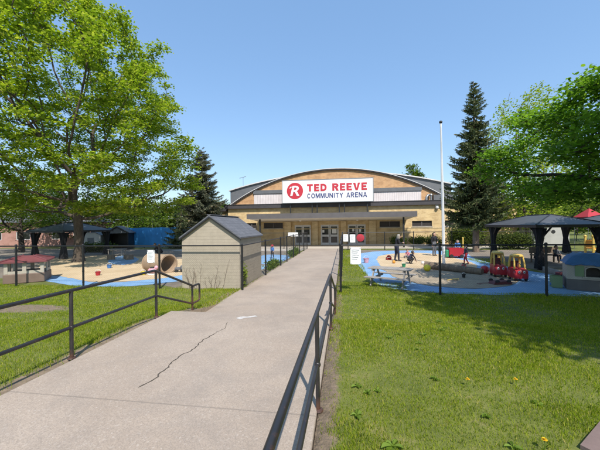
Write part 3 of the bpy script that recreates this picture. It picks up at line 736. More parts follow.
# ================================================================== TREES
def colonize(att, base, trunk_h, di, dk, step, maxit=260, rg=None, lean=(0, 0)):
    nodes = []; par = []; nlast = -1
    k = max(2, int(trunk_h/step))
    for i in range(k+1):
        t = i/k; nodes.append(np.array([base[0]+lean[0]*t+.05*math.sin(4*t), base[1]+lean[1]*t, base[2]+trunk_h*t])); par.append(i-1)
    att = att.copy(); N = np.array(nodes)
    D = np.linalg.norm(att[:, None]-N[None], axis=2); best = D.argmin(1); bd = D.min(1)
    alive = np.ones(len(att), bool)
    for it in range(maxit):
        act = alive & (bd < di)
        if not act.any():
            if not alive.any(): break
            j = np.where(alive)[0][bd[alive].argmin()]; act = np.zeros(len(att), bool); act[j] = True
        new = []
        for b_ in np.unique(best[act]):
            sel = act & (best == b_)
            dirs = att[sel]-nodes[b_]; dirs /= np.linalg.norm(dirs, axis=1)[:, None]+1e-9
            d = dirs.sum(0)+rg.normal(0, .25, 3); d /= np.linalg.norm(d)+1e-9
            q = nodes[b_]+d*step; new.append((b_, q))
        if not new: break
        s = len(nodes)
        for b_, q in new: nodes.append(q); par.append(b_)
        Q = np.array([q for _, q in new])
        d2 = np.linalg.norm(att[:, None]-Q[None], axis=2); bi = d2.argmin(1); bm = d2.min(1)
        upd = bm < bd; best[upd] = bi[upd]+s; bd[upd] = bm[upd]
        alive &= bd > dk
        if len(nodes) > 9000: break
    return np.array(nodes), np.array(par)
def branch_mesh(nodes, par, r_tip, r_base, expo=2.4, nseg=6):
    n = len(nodes); acc = np.zeros(n); ch = np.zeros(n, int)
    for i in range(n-1, 0, -1):
        if ch[i] == 0: acc[i] = 1
        acc[par[i]] += acc[i]; ch[par[i]] += 1
    acc[0] = max(acc[0], 1); rad = acc**(1/expo); rad = r_tip+(rad-1)/(rad[0]-1+1e-9)*(r_base-r_tip)
    V = []; Fc = []
    hgt = nodes[:, 2]-nodes[0, 2]
    rad = rad*(1+.55*np.exp(-hgt/.35)*(rad > r_base*.6))
    a = 2*np.pi*np.arange(nseg)/nseg
    for i in range(1, n):
        p, q = nodes[par[i]], nodes[i]; t = q-p; L = np.linalg.norm(t)
        if L < 1e-6: continue
        t = t/L; u = np.cross(t, [0.13, 1, .07] if abs(t[1]) < .9 else [1, 0, 0]); u /= np.linalg.norm(u); v = np.cross(t, u)
        ra = rad[par[i]] if par[i] and rad[par[i]] < rad[i]*1.6 else (rad[par[i]] if par[i] == 0 else rad[i]*1.25)
        s = len(V)
        for (c, rr) in ((p-t*.02, ra), (q, rad[i])):
            V += list(c+rr*(np.cos(a)[:, None]*u+np.sin(a)[:, None]*v))
        for k in range(nseg): Fc.append((s+k, s+(k+1) % nseg, s+nseg+(k+1) % nseg, s+nseg+k))
    return np.array(V), np.array(Fc), rad, ch
KITE = np.array([(0, 0), (.5, .42), (1.0, 0), (.5, -.42)])
MAPLE = np.array([(0, 0), (.10, .30), (.02, .48), (.36, .40), (.62, .55), (.66, .26), (1.0, 0), (.66, -.26), (.62, -.55), (.36, -.40), (.02, -.48), (.10, -.30)])
HEX = np.array([(0, 0), (.28, .42), (.74, .30), (1.05, 0), (.74, -.30), (.28, -.42)])
OVAL = np.array([(0, 0), (.08, .26), (.30, .43), (.60, .38), (.85, .18), (1.06, 0), (.85, -.18), (.60, -.38), (.30, -.43), (.08, -.26)])
def leaves(C, size, rg, shape=KITE, tilt=.55, droop=0., fold=.12, out=None):
    n = len(C); k = len(shape)
    az = rg.uniform(0, 2*np.pi, n); sz = size*rg.uniform(.6, 1.25, n)
    nx = rg.normal(0, tilt, n); ny = rg.normal(0, tilt, n)
    nrm = np.stack([nx, ny, np.ones(n)], 1); nrm /= np.linalg.norm(nrm, axis=1)[:, None]
    d = np.stack([np.cos(az), np.sin(az), rg.normal(-droop, .25, n)], 1)
    d -= nrm*(d*nrm).sum(1)[:, None]; d /= np.linalg.norm(d, axis=1)[:, None]
    s = np.cross(nrm, d)
    V = C[:, None]+sz[:, None, None]*(shape[None, :, 0, None]*d[:, None]+shape[None, :, 1, None]*s[:, None]+(-fold*np.abs(shape[None, :, 1, None])*2+.0)*nrm[:, None])
    return V.reshape(-1, 3), np.arange(n*k).reshape(n, k)
def make_tree(name, label, loc, env, n_att, trunk_h, r_base, leaf, size, per, spread, mat, barkm, seed, di=3.0, dk=.7, step=.45, flat=.4, lean=(0, 0), shape=KITE, cat='tree', cull=None, group=None, tilt=.55, cx=0, cy=0, gaps=.25):
    rg = np.random.default_rng(seed)
    zs, rs = np.array([e[0] for e in env]), np.array([e[1] for e in env])
    pts = []
    ph = rg.uniform(0, 6.28, 6)
    while len(pts) < n_att:
        z = rg.uniform(zs[0], zs[-1]); R = np.interp(z, zs, rs); Rm = rs.max()
        x, y = rg.uniform(-Rm, Rm, 2); a = math.atan2(y, x)
        Rl = R*(1+.13*math.sin(2*a+ph[0]+z*.25)+.12*math.sin(5*a+ph[1]+z*.9)+.10*math.sin(9*a+ph[2]-z*1.7))
        r = math.hypot(x, y)
        if r > Rl or rg.random() > .30+.70*(r/max(Rl, .1))**1.5: continue
        pts.append((x+cx*z/zs[-1], y+cy*z/zs[-1], z))
    att = np.array(pts)
    nodes, par = colonize(att, np.zeros(3), trunk_h, di, dk, step, rg=rg, lean=lean)
    V, Fc, rad, ch = branch_mesh(nodes, par, .014, r_base)
    t = thing(name, label, cat, loc, rg.uniform(0, .01), group)
    np_mesh('trunk', V, Fc, 4, M[barkm], t, smooth=True)
    tips = np.where((rad < .014+(r_base-.014)*.10) & (np.arange(len(nodes)) > 3))[0]
    if gaps: tips = tips[rg.random(len(tips)) > gaps]
    C = np.repeat(nodes[tips], per, axis=0)
    C = C+np.clip(rg.normal(0, 1, C.shape), -1.7, 1.7)*np.array([spread, spread, spread*flat])
    if leaf and len(C) > leaf: C = C[rg.choice(len(C), leaf, replace=False)]
    LV, LF = leaves(C, size, rg, shape, tilt, .3)
    np_mesh('crown', LV, LF, len(shape), M[mat], t)
    return t
def make_bush(name, label, loc, rx, ry, h, n, size, mat, seed, cat='bush', group=None):
    rg = np.random.default_rng(seed); t = thing(name, label, cat, loc, 0, group)
    k = 14; cl = np.stack([rg.uniform(-1, 1, k)*rx*.65, rg.uniform(-1, 1, k)*ry*.65, rg.uniform(.3, .85, k)*h*.8], 1)
    idx = rg.integers(0, k, n); C = cl[idx]+rg.normal(0, 1, (n, 3))*np.array([rx*.26, ry*.26, h*.17]); C[:, 2] = np.abs(C[:, 2])
    LV, LF = leaves(C, size, rg, KITE, .7, .2); np_mesh('foliage', LV, LF, 4, M[mat], t)
    s = MB()
    for c in cl[:9]: s.tube([(0, 0, 0), tuple(c*.5+np.array([0, 0, .1])), tuple(c)], [.03, .02, .01], 5)
    s.build('stem', M['bark_dark'], t); return t
def make_spruce(name, label, loc, h, rmax, mat, seed, prof=None, trunk_clear=.6, r0=.22, dens=1.0):
    rg = np.random.default_rng(seed); t = thing(name, label, 'tree', loc)
    tr = MB(); tr.tube([(0, 0, -.1), (0.02, 0, h*.3), (0, .02, h*.65), (0, 0, h)], [r0, r0*.78, r0*.4, .015], 10); tr.build('trunk', M['bark_spruce'], t, True)
    bm_ = MB(); C = []; D = []
    z = trunk_clear
    while z < h-.12:
        f = (z-trunk_clear)/(h-trunk_clear)
        R = rmax*(np.interp(f, [p[0] for p in prof], [p[1] for p in prof]) if prof else (1-f)**.85)
        nb = max(4, int((5+4*(1-f))*dens)); a0 = rg.uniform(0, 6.28)
        for k in range(nb):
            a = a0+2*math.pi*k/nb+rg.normal(0, .25); L = R*rg.uniform(.55, 1.15)+.08
            zz = z+rg.normal(0, .1); m = 7; P = []
            sag = (.30 if f < .75 else -.25)*L
            for j in range(m+1):
                u = j/m; P.append(np.array([math.cos(a)*L*u, math.sin(a)*L*u, zz-sag*math.sin(u*1.9)*.95+.18*L*u*u*u]))
            bm_.tube(P, [.012+.025*(1-f)*(1-j/m) for j in range(m+1)], 4, cap=False)
            nl = max(5, int(L*17*dens))
            for i in range(nl):
                u = (i+rg.random())/nl; u = .12+.88*u; j = min(int(u*m), m-1); p = P[j]+(P[j+1]-P[j])*(u*m-j)
                dr = P[j+1]-P[j]; dr = dr/np.linalg.norm(dr); side = np.array([-math.sin(a), math.cos(a), 0])
                for sg_ in (-1, 1):
                    w_ = (.55-.35*u)*min(1, L*.7)*rg.uniform(.5, 1.1)+.08
                    d = dr*.65+side*sg_*rg.uniform(.5, 1)+np.array([0, 0, rg.uniform(-.55, .05)])
                    d /= np.linalg.norm(d); nseg = 2
                    for q in range(nseg):
                        C.append(p+d*w_*(q/nseg)); D.append(d*w_/nseg*1.3)
                C.append(p); D.append(np.array([rg.normal(0, .05), rg.normal(0, .05), -rg.uniform(.1, .3)*min(1, L)-.04]))
        z += .20+.10*(1-f)
    bm_.build('branch', M['bark_dark'], t)
    C = np.array(C); D = np.array(D); n = len(C); L = np.linalg.norm(D, axis=1)
    d = D/L[:, None]; rv = rg.normal(0, 1, (n, 3)); s = np.cross(d, rv); s /= np.linalg.norm(s, axis=1)[:, None]
    wd = (.035+.12*np.minimum(L, .45))*rg.uniform(.7, 1.2, n)
    V = np.stack([C-s*wd[:, None]*.35, C+s*wd[:, None]*.35, C+D*.6+s*wd[:, None]*.5, C+D, C+D*.6-s*wd[:, None]*.5], 1)
    np_mesh('crown', V.reshape(-1, 3), np.arange(n*5).reshape(n, 5), 5, M[mat], t)
    return t

make_tree('maple_tree', 'huge broad green maple with thick trunk on the left beside the sand area', (-17.17, 17.3, LOW),
          [(2.8, 5.0), (4.2, 7.0), (7.3, 8.0), (9.5, 8.0), (12, 7.4), (15, 5.9), (17.8, 2.4)], 1750, 3.4, .26, 250000, .145, 120, .34, 'leaf_maple', 'bark', 3, di=3.2, dk=.82, step=.5, flat=.32, shape=HEX, gaps=.30, cx=-1.2)
# right overhanging tree, trunk outside the frame; a second one nearer the street shades the lawn
make_tree('overhanging_tree', 'leafy green tree reaching in low over the fence from the right edge', (13.0, 6.9, LOW),
          [(2.35, 5.8), (3.0, 8.3), (4.2, 8.4), (5.5, 7.5), (7.0, 5.9), (8.4, 3.0)], 1700, 2.0, .30, 330000, .098, 160, .27, 'leaf_right', 'bark_dark', 11, di=3.0, dk=.62, step=.42, flat=.42, shape=OVAL, gaps=.0)
make_tree('street_tree', 'green street tree shading the lawn from beyond the right edge', (8.4, 1.3, -.03),
          [(5.0, 2.8), (6.5, 4.0), (8.5, 4.1), (10, 3.0), (11, 1.0)], 760, 4.2, .24, 80000, .18, 90, .36, 'leaf_right', 'bark_dark', 12, di=3.0, dk=.7, step=.5, gaps=.1)
PR = [(0, .72), (.10, 1.0), (.22, .98), (.40, .78), (.60, .54), (.8, .31), (.93, .14), (1, .03)]
make_spruce('spruce_tree', 'tall narrow dark green spruce right of the flagpole', (10.06, 24.85, LOW), 13.2, 2.25, 'needle', 5, PR, 2.3, .24, 1.15)
make_spruce('spruce_tree', 'shorter bluish grey spruce left of the arena, partly behind the maple', (-15.6, 31.6, LOW), 10.9, 2.75, 'needle_blue', 6, [(0, .9), (.15, 1), (.45, .85), (.75, .50), (.92, .22), (1, .04)], 1.2, .22, 1.15)
make_spruce('spruce_tree', 'low dark young spruce by the back fence behind the tan shed', (-16.9, 29.4, LOW), 4.8, 1.7, 'needle', 8, PR, .4, .12, .8)
make_tree('pale_tree', 'pale yellowish loose tree behind the right gazebo, rising above the green leaves', (17.0, 31, LOW),
          [(2.0, 2.0), (4.5, 3.3), (8, 3.3), (12, 2.6), (15.6, 1.0)], 620, 3, .18, 36000, .20, 44, .38, 'leaf_pale', 'bark', 21, di=3, dk=.8, step=.5, flat=.5, gaps=.2)
make_tree('crabapple_tree', 'small dark spreading tree on the far left before the pink brick house', (-30.5, 24.5, LOW),
          [(2.0, 2.4), (3.4, 4.3), (5.5, 4.2), (8, 2.2)], 420, 1.6, .2, 16000, .2, 34, .36, 'leaf_mid', 'bark_dark', 22, di=3, dk=.7, step=.45, gaps=.1)
make_tree('ash_tree', 'tall leafy tree standing behind the roof of the arena, only its tip in view', (13.0, 60, LOW), [(4, 2.3), (9, 2.3), (12, 1.6), (14.2, .6)], 420, 3, .2, None, .34, 70, .38, 'leaf_mid', 'bark', 31, di=3, dk=.8, step=.5, flat=.6, gaps=0)
for (nm, lb, x, y, h, r, lf, n_, bk, sd) in [
    ('shade_tree', 'dark full tree behind the left gazebo', -33, 33, 9, 5.0, 'leaf_dark', 15000, 'bark_dark', 32),
    ('shade_tree', 'green tree rising behind the dark shed on the left', -27, 36, 8, 4.2, 'leaf_mid', 12000, 'bark_dark', 33),
    ('shade_tree', 'dark tree at the far left edge behind the pink brick house', -48, 40, 11, 6, 'leaf_dark', 13000, 'bark_dark', 34),
    ('shade_tree', 'sunlit green tree in the far field above the blue screen', -27, 62, 9, 4.5, 'leaf_mid', 7000, 'bark_dark', 35),
    ('shade_tree', 'dark distant tree in the far field beside the blue spruce', -34, 68, 10, 5.2, 'leaf_dark', 7000, 'bark_dark', 36),
    ('shade_tree', 'yellow green bushy tree right behind the tall spruce', 14.2, 33.5, 6.8, 3.1, 'leaf_pale', 10000, 'bark_dark', 37),
    ('shade_tree', 'mid green tree behind the right gazebo roof', 22.5, 36, 9.5, 4.4, 'leaf_mid', 12000, 'bark_dark', 38),
    ('shade_tree', 'dark green tree at the right edge behind the red canopy', 31, 37, 10.5, 5.2, 'leaf_dark', 13000, 'bark_dark', 39),
    ('shade_tree', 'distant green tree across the right field', 27, 58, 9, 5, 'leaf_mid', 7000, 'bark_dark', 40),
    ('shade_tree', 'distant dark tree across the right field behind the spruce trunk', 19.5, 62, 8, 4.5, 'leaf_dark', 7000, 'bark_dark', 41),
    ('shade_tree', 'distant pale tree across the right field at the edge', 41, 60, 10, 5.5, 'leaf_pale', 7000, 'bark_dark', 42)]:
    make_tree(nm, lb, (x, y, LOW), [(h*.14, r*.55), (h*.35, r), (h*.6, r*.92), (h*.85, r*.55), (h, r*.15)], 330, h*.16, .2, n_, .26, 40, .5, lf, bk, sd, di=4, dk=1.0, step=.6, flat=.5, gaps=.1)
for (lb, x, y, rx, ry, h, n_, mt, sd) in [
    ('dark round evergreen bush against the arena wall beside the tall spruce', 11.2, 30.6, 1.5, 1.0, 2.1, 9000, 'leaf_dark', 51),
    ('low grey green shrub under the arena window, left one of the row', 5.6, 32.2, .75, .5, 1.1, 2500, 'leaf_mid', 52),
    ('low grey green shrub under the arena window, middle one of the row', 7.5, 32.3, .9, .5, 1.0, 2500, 'leaf_mid', 53),
    ('low dark shrub under the arena window, right one of the row nearest the flagpole', 9.1, 32.1, .75, .5, 1.15, 2500, 'leaf_dark', 54),
    ('dark wide bush seen through the right gazebo', 14.0, 27.8, 1.8, 1.0, 1.5, 7000, 'leaf_dark', 55),
    ('small yellow green bush growing against the side of the tan shed', -3.56, 10.35, .10, .22, .85, 260, 'leaf_pale', 56),
    ('weedy green tuft along the fence on the left edge of the walk', -3.75, 15.4, .25, 1.4, .42, 1200, 'leaf_mid', 57),
    ('weedy green tuft at the far end of the left walk fence', -3.7, 22.5, .25, 2.4, .6, 1500, 'leaf_mid', 58),
    ('low dark bush behind the left gazebo', -22.5, 24.6, 1.6, .6, .9, 4000, 'leaf_dark', 59)]:
    make_bush('bush', lb, (x, y, LOW), rx, ry, h, n_, .13 if n_ > 2000 else .09, mt, sd)

def treeline():
    rg = np.random.default_rng(77); C = []
    for k in range(120):
        a = -1.25+2.5*k/119+rg.normal(0, .01); d = rg.uniform(100, 135); x, y = d*math.sin(a), d*math.cos(a)
        h = rg.uniform(6, 12)*(1 if abs(a) > .12 else .5); r = rg.uniform(4, 7); n = 420
        p = rg.normal(0, 1, (n, 3)); p /= np.linalg.norm(p, axis=1)[:, None]; p *= rg.uniform(.6, 1.05, n)[:, None]
        C.append(np.array([x, y, h*.52])+p*np.array([r, r, h*.52]))
    C = np.concatenate(C); LV, LF = leaves(C, 1.5, rg, KITE, .8, .2)
    tag(np_mesh('treeline', LV, LF, 4, M['leaf_dark'], None, loc=(0, 0, LOW)), 'far line of dark green trees on the horizon', 'trees', kind='stuff')
treeline()

# dry vine on the shed front
def vine():
    rg = random.Random(9); b = MB()
    for k in range(16):
        x = -4.95+rg.uniform(-.5, .85); z = LOW; lean = rg.uniform(-.35, .35); P = [(x, 9.972, z)]; h = rg.uniform(.25, 1.05); q0 = x
        for j in range(6):
            q0 += lean*h/6+rg.uniform(-.025, .025); z += h/6; P.append((q0, 9.972+rg.uniform(-.006, .008), z))
            if j > 1 and rg.random() < .7: b.tube([P[-1], (q0+rg.uniform(-.12, .12), 9.972, z+rg.uniform(.06, .16))], [.003, .0015], 4)
        b.tube(P, [.0055-.0006*i for i in range(7)], 5)
    o = b.build('dry_vine', M['bark_spruce']); tag(o, 'thin leafless brown vine climbing the front of the tan shed', 'vine')
vine()

# ================================================================== SHEDS, GAZEBOS, HOUSES
sh = thing('garden_shed', 'tan horizontal sided shed with grey shingle gable roof beside the walk', 'shed', (-4.66, 10.0, LOW))
w2 = 1.07; ez = 1.36-LOW; pz = 2.10-LOW; dp = 2.75
b = MB(); b.prism([(-w2, 0), (w2, 0), (w2, ez), (0, pz-.03), (-w2, ez)], dp, (0, 0, 0), 'xz'); b.build('wall', M['shed_wall'], sh)
rf = MB(); s_ = (pz-ez)/w2
for sgn in (-1, 1):
    e = (w2+.07); rf.prism([(0, pz), (sgn*e, pz-s_*e), (sgn*e, pz-s_*e+.05), (0, pz+.05)], dp+.16, (0, -.09, 0), 'xz')
rfo = rf.build('roof', M['shingle'], sh)
tr = MB()
for sgn in (-1, 1):
    e = (w2+.075); tr.prism([(0, pz-.06), (sgn*e, pz-s_*e-.06), (sgn*e, pz-s_*e-.003), (0, pz-.003)], -.035, (0, -.055, 0), 'xz')
tr.build('barge_board', M['black_plastic'], rfo)
MB().obox((0, dp/2, pz+.055), (.16, 0, 0), (0, dp+.17, 0), (0, 0, .03)).build('ridge_cap', M['shingle'], rfo)

def gazebo(label, x0, x1, y0, y1, eave, rise, group=None, n_mid=0, drape_w=.2, ridge=None):
    cx, cy = (x0+x1)/2, (y0+y1)/2; t = thing('gazebo', label, 'gazebo', (cx, cy, LOW), 0, group)
    hx, hy = (x1-x0)/2, (y1-y0)/2; i = .30
    rl = ridge if ridge is not None else max(0, hy-hx)
    rf = MB(); o_ = .0
    def roof(b, hx, hy, z0, z1, rl):
        b.add([(-hx, -hy, z0), (hx, -hy, z0), (hx, hy, z0), (-hx, hy, z0), (0, -rl, z1), (0, rl, z1)], [(0, 1, 4), (1, 2, 5, 4), (2, 3, 5), (3, 0, 4, 5)])
        b.add([(-hx, -hy, z0-.01), (hx, -hy, z0-.01), (hx, hy, z0-.01), (-hx, hy, z0-.01), (0, -rl, z1-.05), (0, rl, z1-.05)], [(0, 1, 4), (1, 2, 5, 4), (2, 3, 5), (3, 0, 4, 5)])
    roof(rf, hx, hy, eave, eave+rise, rl); ro = rf.build('roof', M['gaz_roof'], t)
    hp = MB()
    for (sx, sy) in ((-1, -1), (1, -1), (1, 1), (-1, 1)): hp.tube([(sx*hx, sy*hy, eave+.012), (0, sy*rl, eave+rise+.012)], .028, 6)
    if rl > 0: hp.tube([(0, -rl, eave+rise+.015), (0, rl, eave+rise+.015)], .03, 6)
    hp.build('hip_cap', M['gaz_post'], ro)
    ev = MB()
    for (a, c, d_, e) in ((-hx, hx, -hy, -hy+.06), (-hx, hx, hy-.06, hy), (-hx, -hx+.06, -hy+.061, hy-.061), (hx-.06, hx, -hy+.061, hy-.061)): ev.box(a, c, d_, e, eave-.13, eave-.012)
    ev.build('eave_beam', M['gaz_post'], t)
    for (sx, sy) in ((-1, -1), (1, -1), (1, 1), (-1, 1)):
        px, py = sx*(hx-i), sy*(hy-i)
        MB().box(px-.065, px+.065, py-.065, py+.065, 0, eave-.13, b=.006).build('post', M['gaz_post'], t)
        br = MB(); br.tube([(px, py, eave-.75), (px-sx*.5, py, eave-.12)], .04, 6); br.tube([(px, py, eave-.75), (px, py-sy*.5, eave-.12)], .04, 6); br.build('brace', M['gaz_post'], t)
        # tied back drape round the post
        dr = MB(); V = []; n = 26; H_ = [.06, .5, eave*.52, eave*.75, eave-.16]; Wd = [1.25, 1.0, .62, 1.0, 1.5]
        for z, wd in zip(H_, Wd):
            for k in range(n):
                a = 2*math.pi*k/n; r = drape_w*wd*(1+.16*math.sin(a*7+z)); V.append((px-sx*.05*wd+r*math.cos(a), py-sy*.05*wd+r*math.sin(a), z))
        F = [(q*n+k, q*n+(k+1) % n, (q+1)*n+(k+1) % n, (q+1)*n+k) for q in range(4) for k in range(n)]
        dr.add(V, F); dr.build('drape', M['drape'], t, True)
    return t
gazebo('black gazebo with grey hip roof and tied drapes beside the maple trunk', -22.4, -19.35, 18.3, 22.9, 2.05, .58)
gazebo('black gazebo with grey hip roof and tied drapes beside the toy cars', 8.62, 11.75, 15.0, 20.0, 2.09, .50, drape_w=.17)
gazebo('grey roofed gazebo at the right edge near the yellow slide', 15.35, 19.0, 20.3, 24.3, 2.12, .6)

ds = thing('dark_shed', 'dark little gabled shed with open front beside the blue screen', 'shed', (-22.6, 27.2, LOW), R_(20))
b = MB(); b.prism([(-1.05, 0), (-.95, 0), (-.95, 1.65), (0, 2.2), (.95, 1.65), (.95, 0), (1.05, 0), (1.05, 1.72), (0, 2.32), (-1.05, 1.72)], 1.8, (0, 0, 0), 'xz'); b.box(-.94, .94, 1.6, 1.79, 0, 1.64); b.build('wall', M['gaz_post'], ds)
b = MB(); b.prism([(-.94, 1.655), (.94, 1.655), (0, 2.19)], .05, (0, .01, 0), 'xz'); b.build('gable', M['siding_gray'], ds)
b = MB(); b.prism([(0, 2.33), (1.2, 1.64), (1.2, 1.72), (0, 2.42), (-1.2, 1.72), (-1.2, 1.64)], 2.0, (0, -.1, 0), 'xz'); b.build('roof', M['gaz_roof'], ds)
gb_ = thing('grey_cabin', 'small plain grey cabin between the left gazebo and the dark shed', 'cabin', (-25.0, 26.6, LOW), R_(12))
b = MB(); b.prism([(-.95, 0), (.95, 0), (.95, 1.5), (.45, 1.72), (-.45, 1.72), (-.95, 1.5)], 1.4, (0, 0, 0), 'xz'); b.build('wall', M['grey_wall'], gb_)
b = MB(); b.prism([(-1.05, 1.5), (-.95, 1.503), (-.45, 1.723), (.45, 1.723), (.95, 1.503), (1.05, 1.5), (.5, 1.80), (-.5, 1.80)], 1.5, (0, -.05, 0), 'xz'); b.build('roof', M['siding_gray'], gb_)
b = MB(); b.box(-.3, .3, -.02, .0, .05, 1.25); b.build('door', M['siding_gray'], gb_)

hs = thing('blue_screen_fence', 'long bright blue screen fence behind the left play yard', 'fence', (-18, 29.8, LOW), R_(7))
for k in range(9):
    MB().tube([(-7+1.9*k, .06, 0), (-7+1.9*k, .06, 2.28)], .04, 8).build('post', M['black_plastic'], hs)
V = []; F = []; nx_, nz_ = 90, 6
for j in range(nz_+1):
    for i in range(nx_+1):
        x = -7.2+15.4*i/nx_; V.append((x, .03*math.sin(x*3.3)*math.sin(math.pi*j/nz_)+.012*math.sin(x*11+j), .12+2.1*j/nz_-.05*abs(math.sin((x+7)*math.pi/1.9))*(j == nz_)))
for j in range(nz_):
    for i in range(nx_): F.append((j*(nx_+1)+i, j*(nx_+1)+i+1, (j+1)*(nx_+1)+i+1, (j+1)*(nx_+1)+i))
b = MB(); b.add(V, F); b.build('screen_panel', M['hoarding'], hs, True)
bs = thing('ballfield_fence', 'tall grey wire ball field fence beyond the blue screen', 'fence', (-26, 44, LOW), R_(6))
for k in range(9): MB().tube([(-16+4*k, 0, 0), (-16+4*k, 0, 3.6)], .05, 6).build('post', M['steel'], bs)
b = MB()
for z in (.1, 1.8, 3.55): b.tube([(-16, 0, z), (16, 0, z)], .03, 6)
b.build('rail', M['steel'], bs)
sheet('field', [(-60, 46), (0, 46), (6, 75), (-60, 80)], LOW+.004, M['sand'], .5, 31)

bh = thing('brick_house', 'low pink brick house with dark windows at the far left behind the trees', 'house', (-37, 31.5, LOW), R_(18))
ops_ = [(-5.2, -3.7, .9, 1.9), (-2.2, -.7, .9, 1.9), (1.6, 3.1, .9, 1.9), (4.0, 5.2, .9, 1.9)]
b = MB(); wall_open(b, -6, 6, 0, 3.0, 0, ops_, .15); b.box(-6, -5.98, .02, 6, 0, 3); b.box(5.98, 6, .02, 6, 0, 3); b.build('wall', M['pink_brick'], bh)
b = MB(); b.add([(-6.4, -.5, 3.0), (6.4, -.5, 3.0), (6.4, 6.5, 3.0), (-6.4, 6.5, 3.0), (-3.5, 3, 5.0), (3.5, 3, 5.0)], [(0, 1, 5, 4), (1, 2, 5), (2, 3, 4, 5), (3, 0, 4), (0, 3, 2, 1)]); b.build('roof', M['shingle'], bh)
for (x0, x1, z0, z1) in ops_:
    f = MB()
    for q in ((x0, x1, z0, z0+.07), (x0, x1, z1-.07, z1), (x0, x0+.07, z0+.07, z1-.07), (x1-.07, x1, z0+.07, z1-.07)): f.box(q[0]+.003, q[1]-.003, .06, .12, q[2]+.003, q[3]-.003)
    fo = f.build('window', M['white_trim'], bh); MB().box(x0+.01, x1-.01, .13, .14, z0+.01, z1-.01).build('pane', M['glass'], fo)
gw = thing('white_outbuilding', 'small white outbuilding with a dark round vent behind the right gazebo', 'outbuilding', (19.0, 31.0, LOW), R_(-6))
b = MB(); b.prism([(-1.5, 0), (1.5, 0), (1.5, 2.35), (-1.5, 2.5)], 2.5, (0, 0, 0), 'xz'); b.build('wall', M['grey_wall'], gw)
b = MB(); b.prism([(-1.62, 2.512), (1.62, 2.353), (1.62, 2.44), (-1.62, 2.6)], 2.8, (0, -.15, 0), 'xz'); b.build('roof', M['siding_gray'], gw)
b = MB(); b.lathe([(0, -.01), (.17, -.01), (.17, .0), (0, .0)], (.25, -.003, 1.35), 14, axis='y'); b.build('vent', M['black_plastic'], gw)
# far green field fence seen through the right gazebo
ff = thing('field_fence', 'low dark fence across the green field behind the right gazebo', 'fence', (21, 40, LOW), R_(-5))
for k in range(9): MB().tube([(-12+3*k, 0, 0), (-12+3*k, 0, 1.4)], .04, 6).build('post', M['fence'], ff)
b = MB()
for z in (.15, 1.35): b.tube([(-12, 0, z), (12, 0, z)], .025, 6)
b.build('rail', M['fence'], ff)

# ------------------------------------------------------------------ flagpole
fp = thing('flagpole', 'tall white bare flagpole standing at the end of the log', 'flagpole', (5.25, 16.92, LOW))
MB().tube([(0, 0, 0), (-.02, 0, 3.8), (-.06, 0, 7.55)], [.078, .064, .042], 14).build('pole', M['pole_white'], fp, True)
MB().ball((-.06, 0, 7.62), .085, 12, 8).build('finial', M['black_plastic'], fp, True)
MB().lathe([(.16, 0), (.16, .05), (.11, .09), (.097, .09)], (0, 0, 0), 14).build('base_collar', M['steel'], fp, True)
MB().tube([(-.0, -.10, 1.0), (-.05, -.075, 7.4)], .006, 5).build('rope', M['pole_white'], fp)
cl = MB(); cl.tube([(-.05, -.10, 1.05), (.05, -.10, 1.05)], .012, 6); cl.build('cleat', M['steel'], fp)

# ================================================================== PLAY THINGS
# log
lg = MB(); P = [(-1.25, .05, .18), (-.6, 0, .175), (.1, .02, .16), (.8, 0, .15), (1.3, -.02, .14)]
lg.tube(P, [.20, .19, .175, .165, .15], 14); lg.tube([(.5, 0, .2), (.55, .12, .42)], [.06, .04], 7); lg.tube([(-.5, 0, .2), (-.62, -.14, .36)], [.05, .035], 7)
o = lg.build('log', M['log'], None, True); o.location = (4.85, 14.6, LOW); o.rotation_euler = (0, 0, math.atan2(13.75-15.45, 5.75-3.95)); o.scale = (1, 1, .95)
tag(o, 'long weathered log lying on the gravel in front of the flagpole', 'log')

def picnic(loc, rz):
    t = thing('picnic_table', 'small weathered grey wooden picnic table on the grass by the blue play surface', 'picnic table', loc, rz)
    L = .62
    b = MB()
    for k in range(4): b.box(-L, L, -.27+.137*k, -.27+.137*k+.128, .50, .53, b=.004)
    b.build('tabletop', M['wood_grey'], t)
    for s in (-1, 1):
        b = MB()
        for k in range(2): b.box(-L, L, s*.52-.115+.12*k, s*.52-.115+.12*k+.11, .27, .295, b=.004)
        b.build('seat', M['wood_grey'], t)
    for x in (-.45, .45):
        for s in (-1, 1):
            b = MB(); b.obox((x, s*.335, .25), (.035, 0, 0), (0, .085, 0), (0, -s*.38, .50)); b.build('leg', M['wood_grey'], t)
        b = MB(); b.box(x+.02, x+.05, -.64, .64, .20, .268); b.box(x-.05, x-.02, -.27, .27, .44, .499); b.build('brace', M['wood_grey'], t)
    return t
pt = picnic((1.66, 11.25, LOW), R_(-24)); pt.scale = (1.22, 1.15, 1.15)

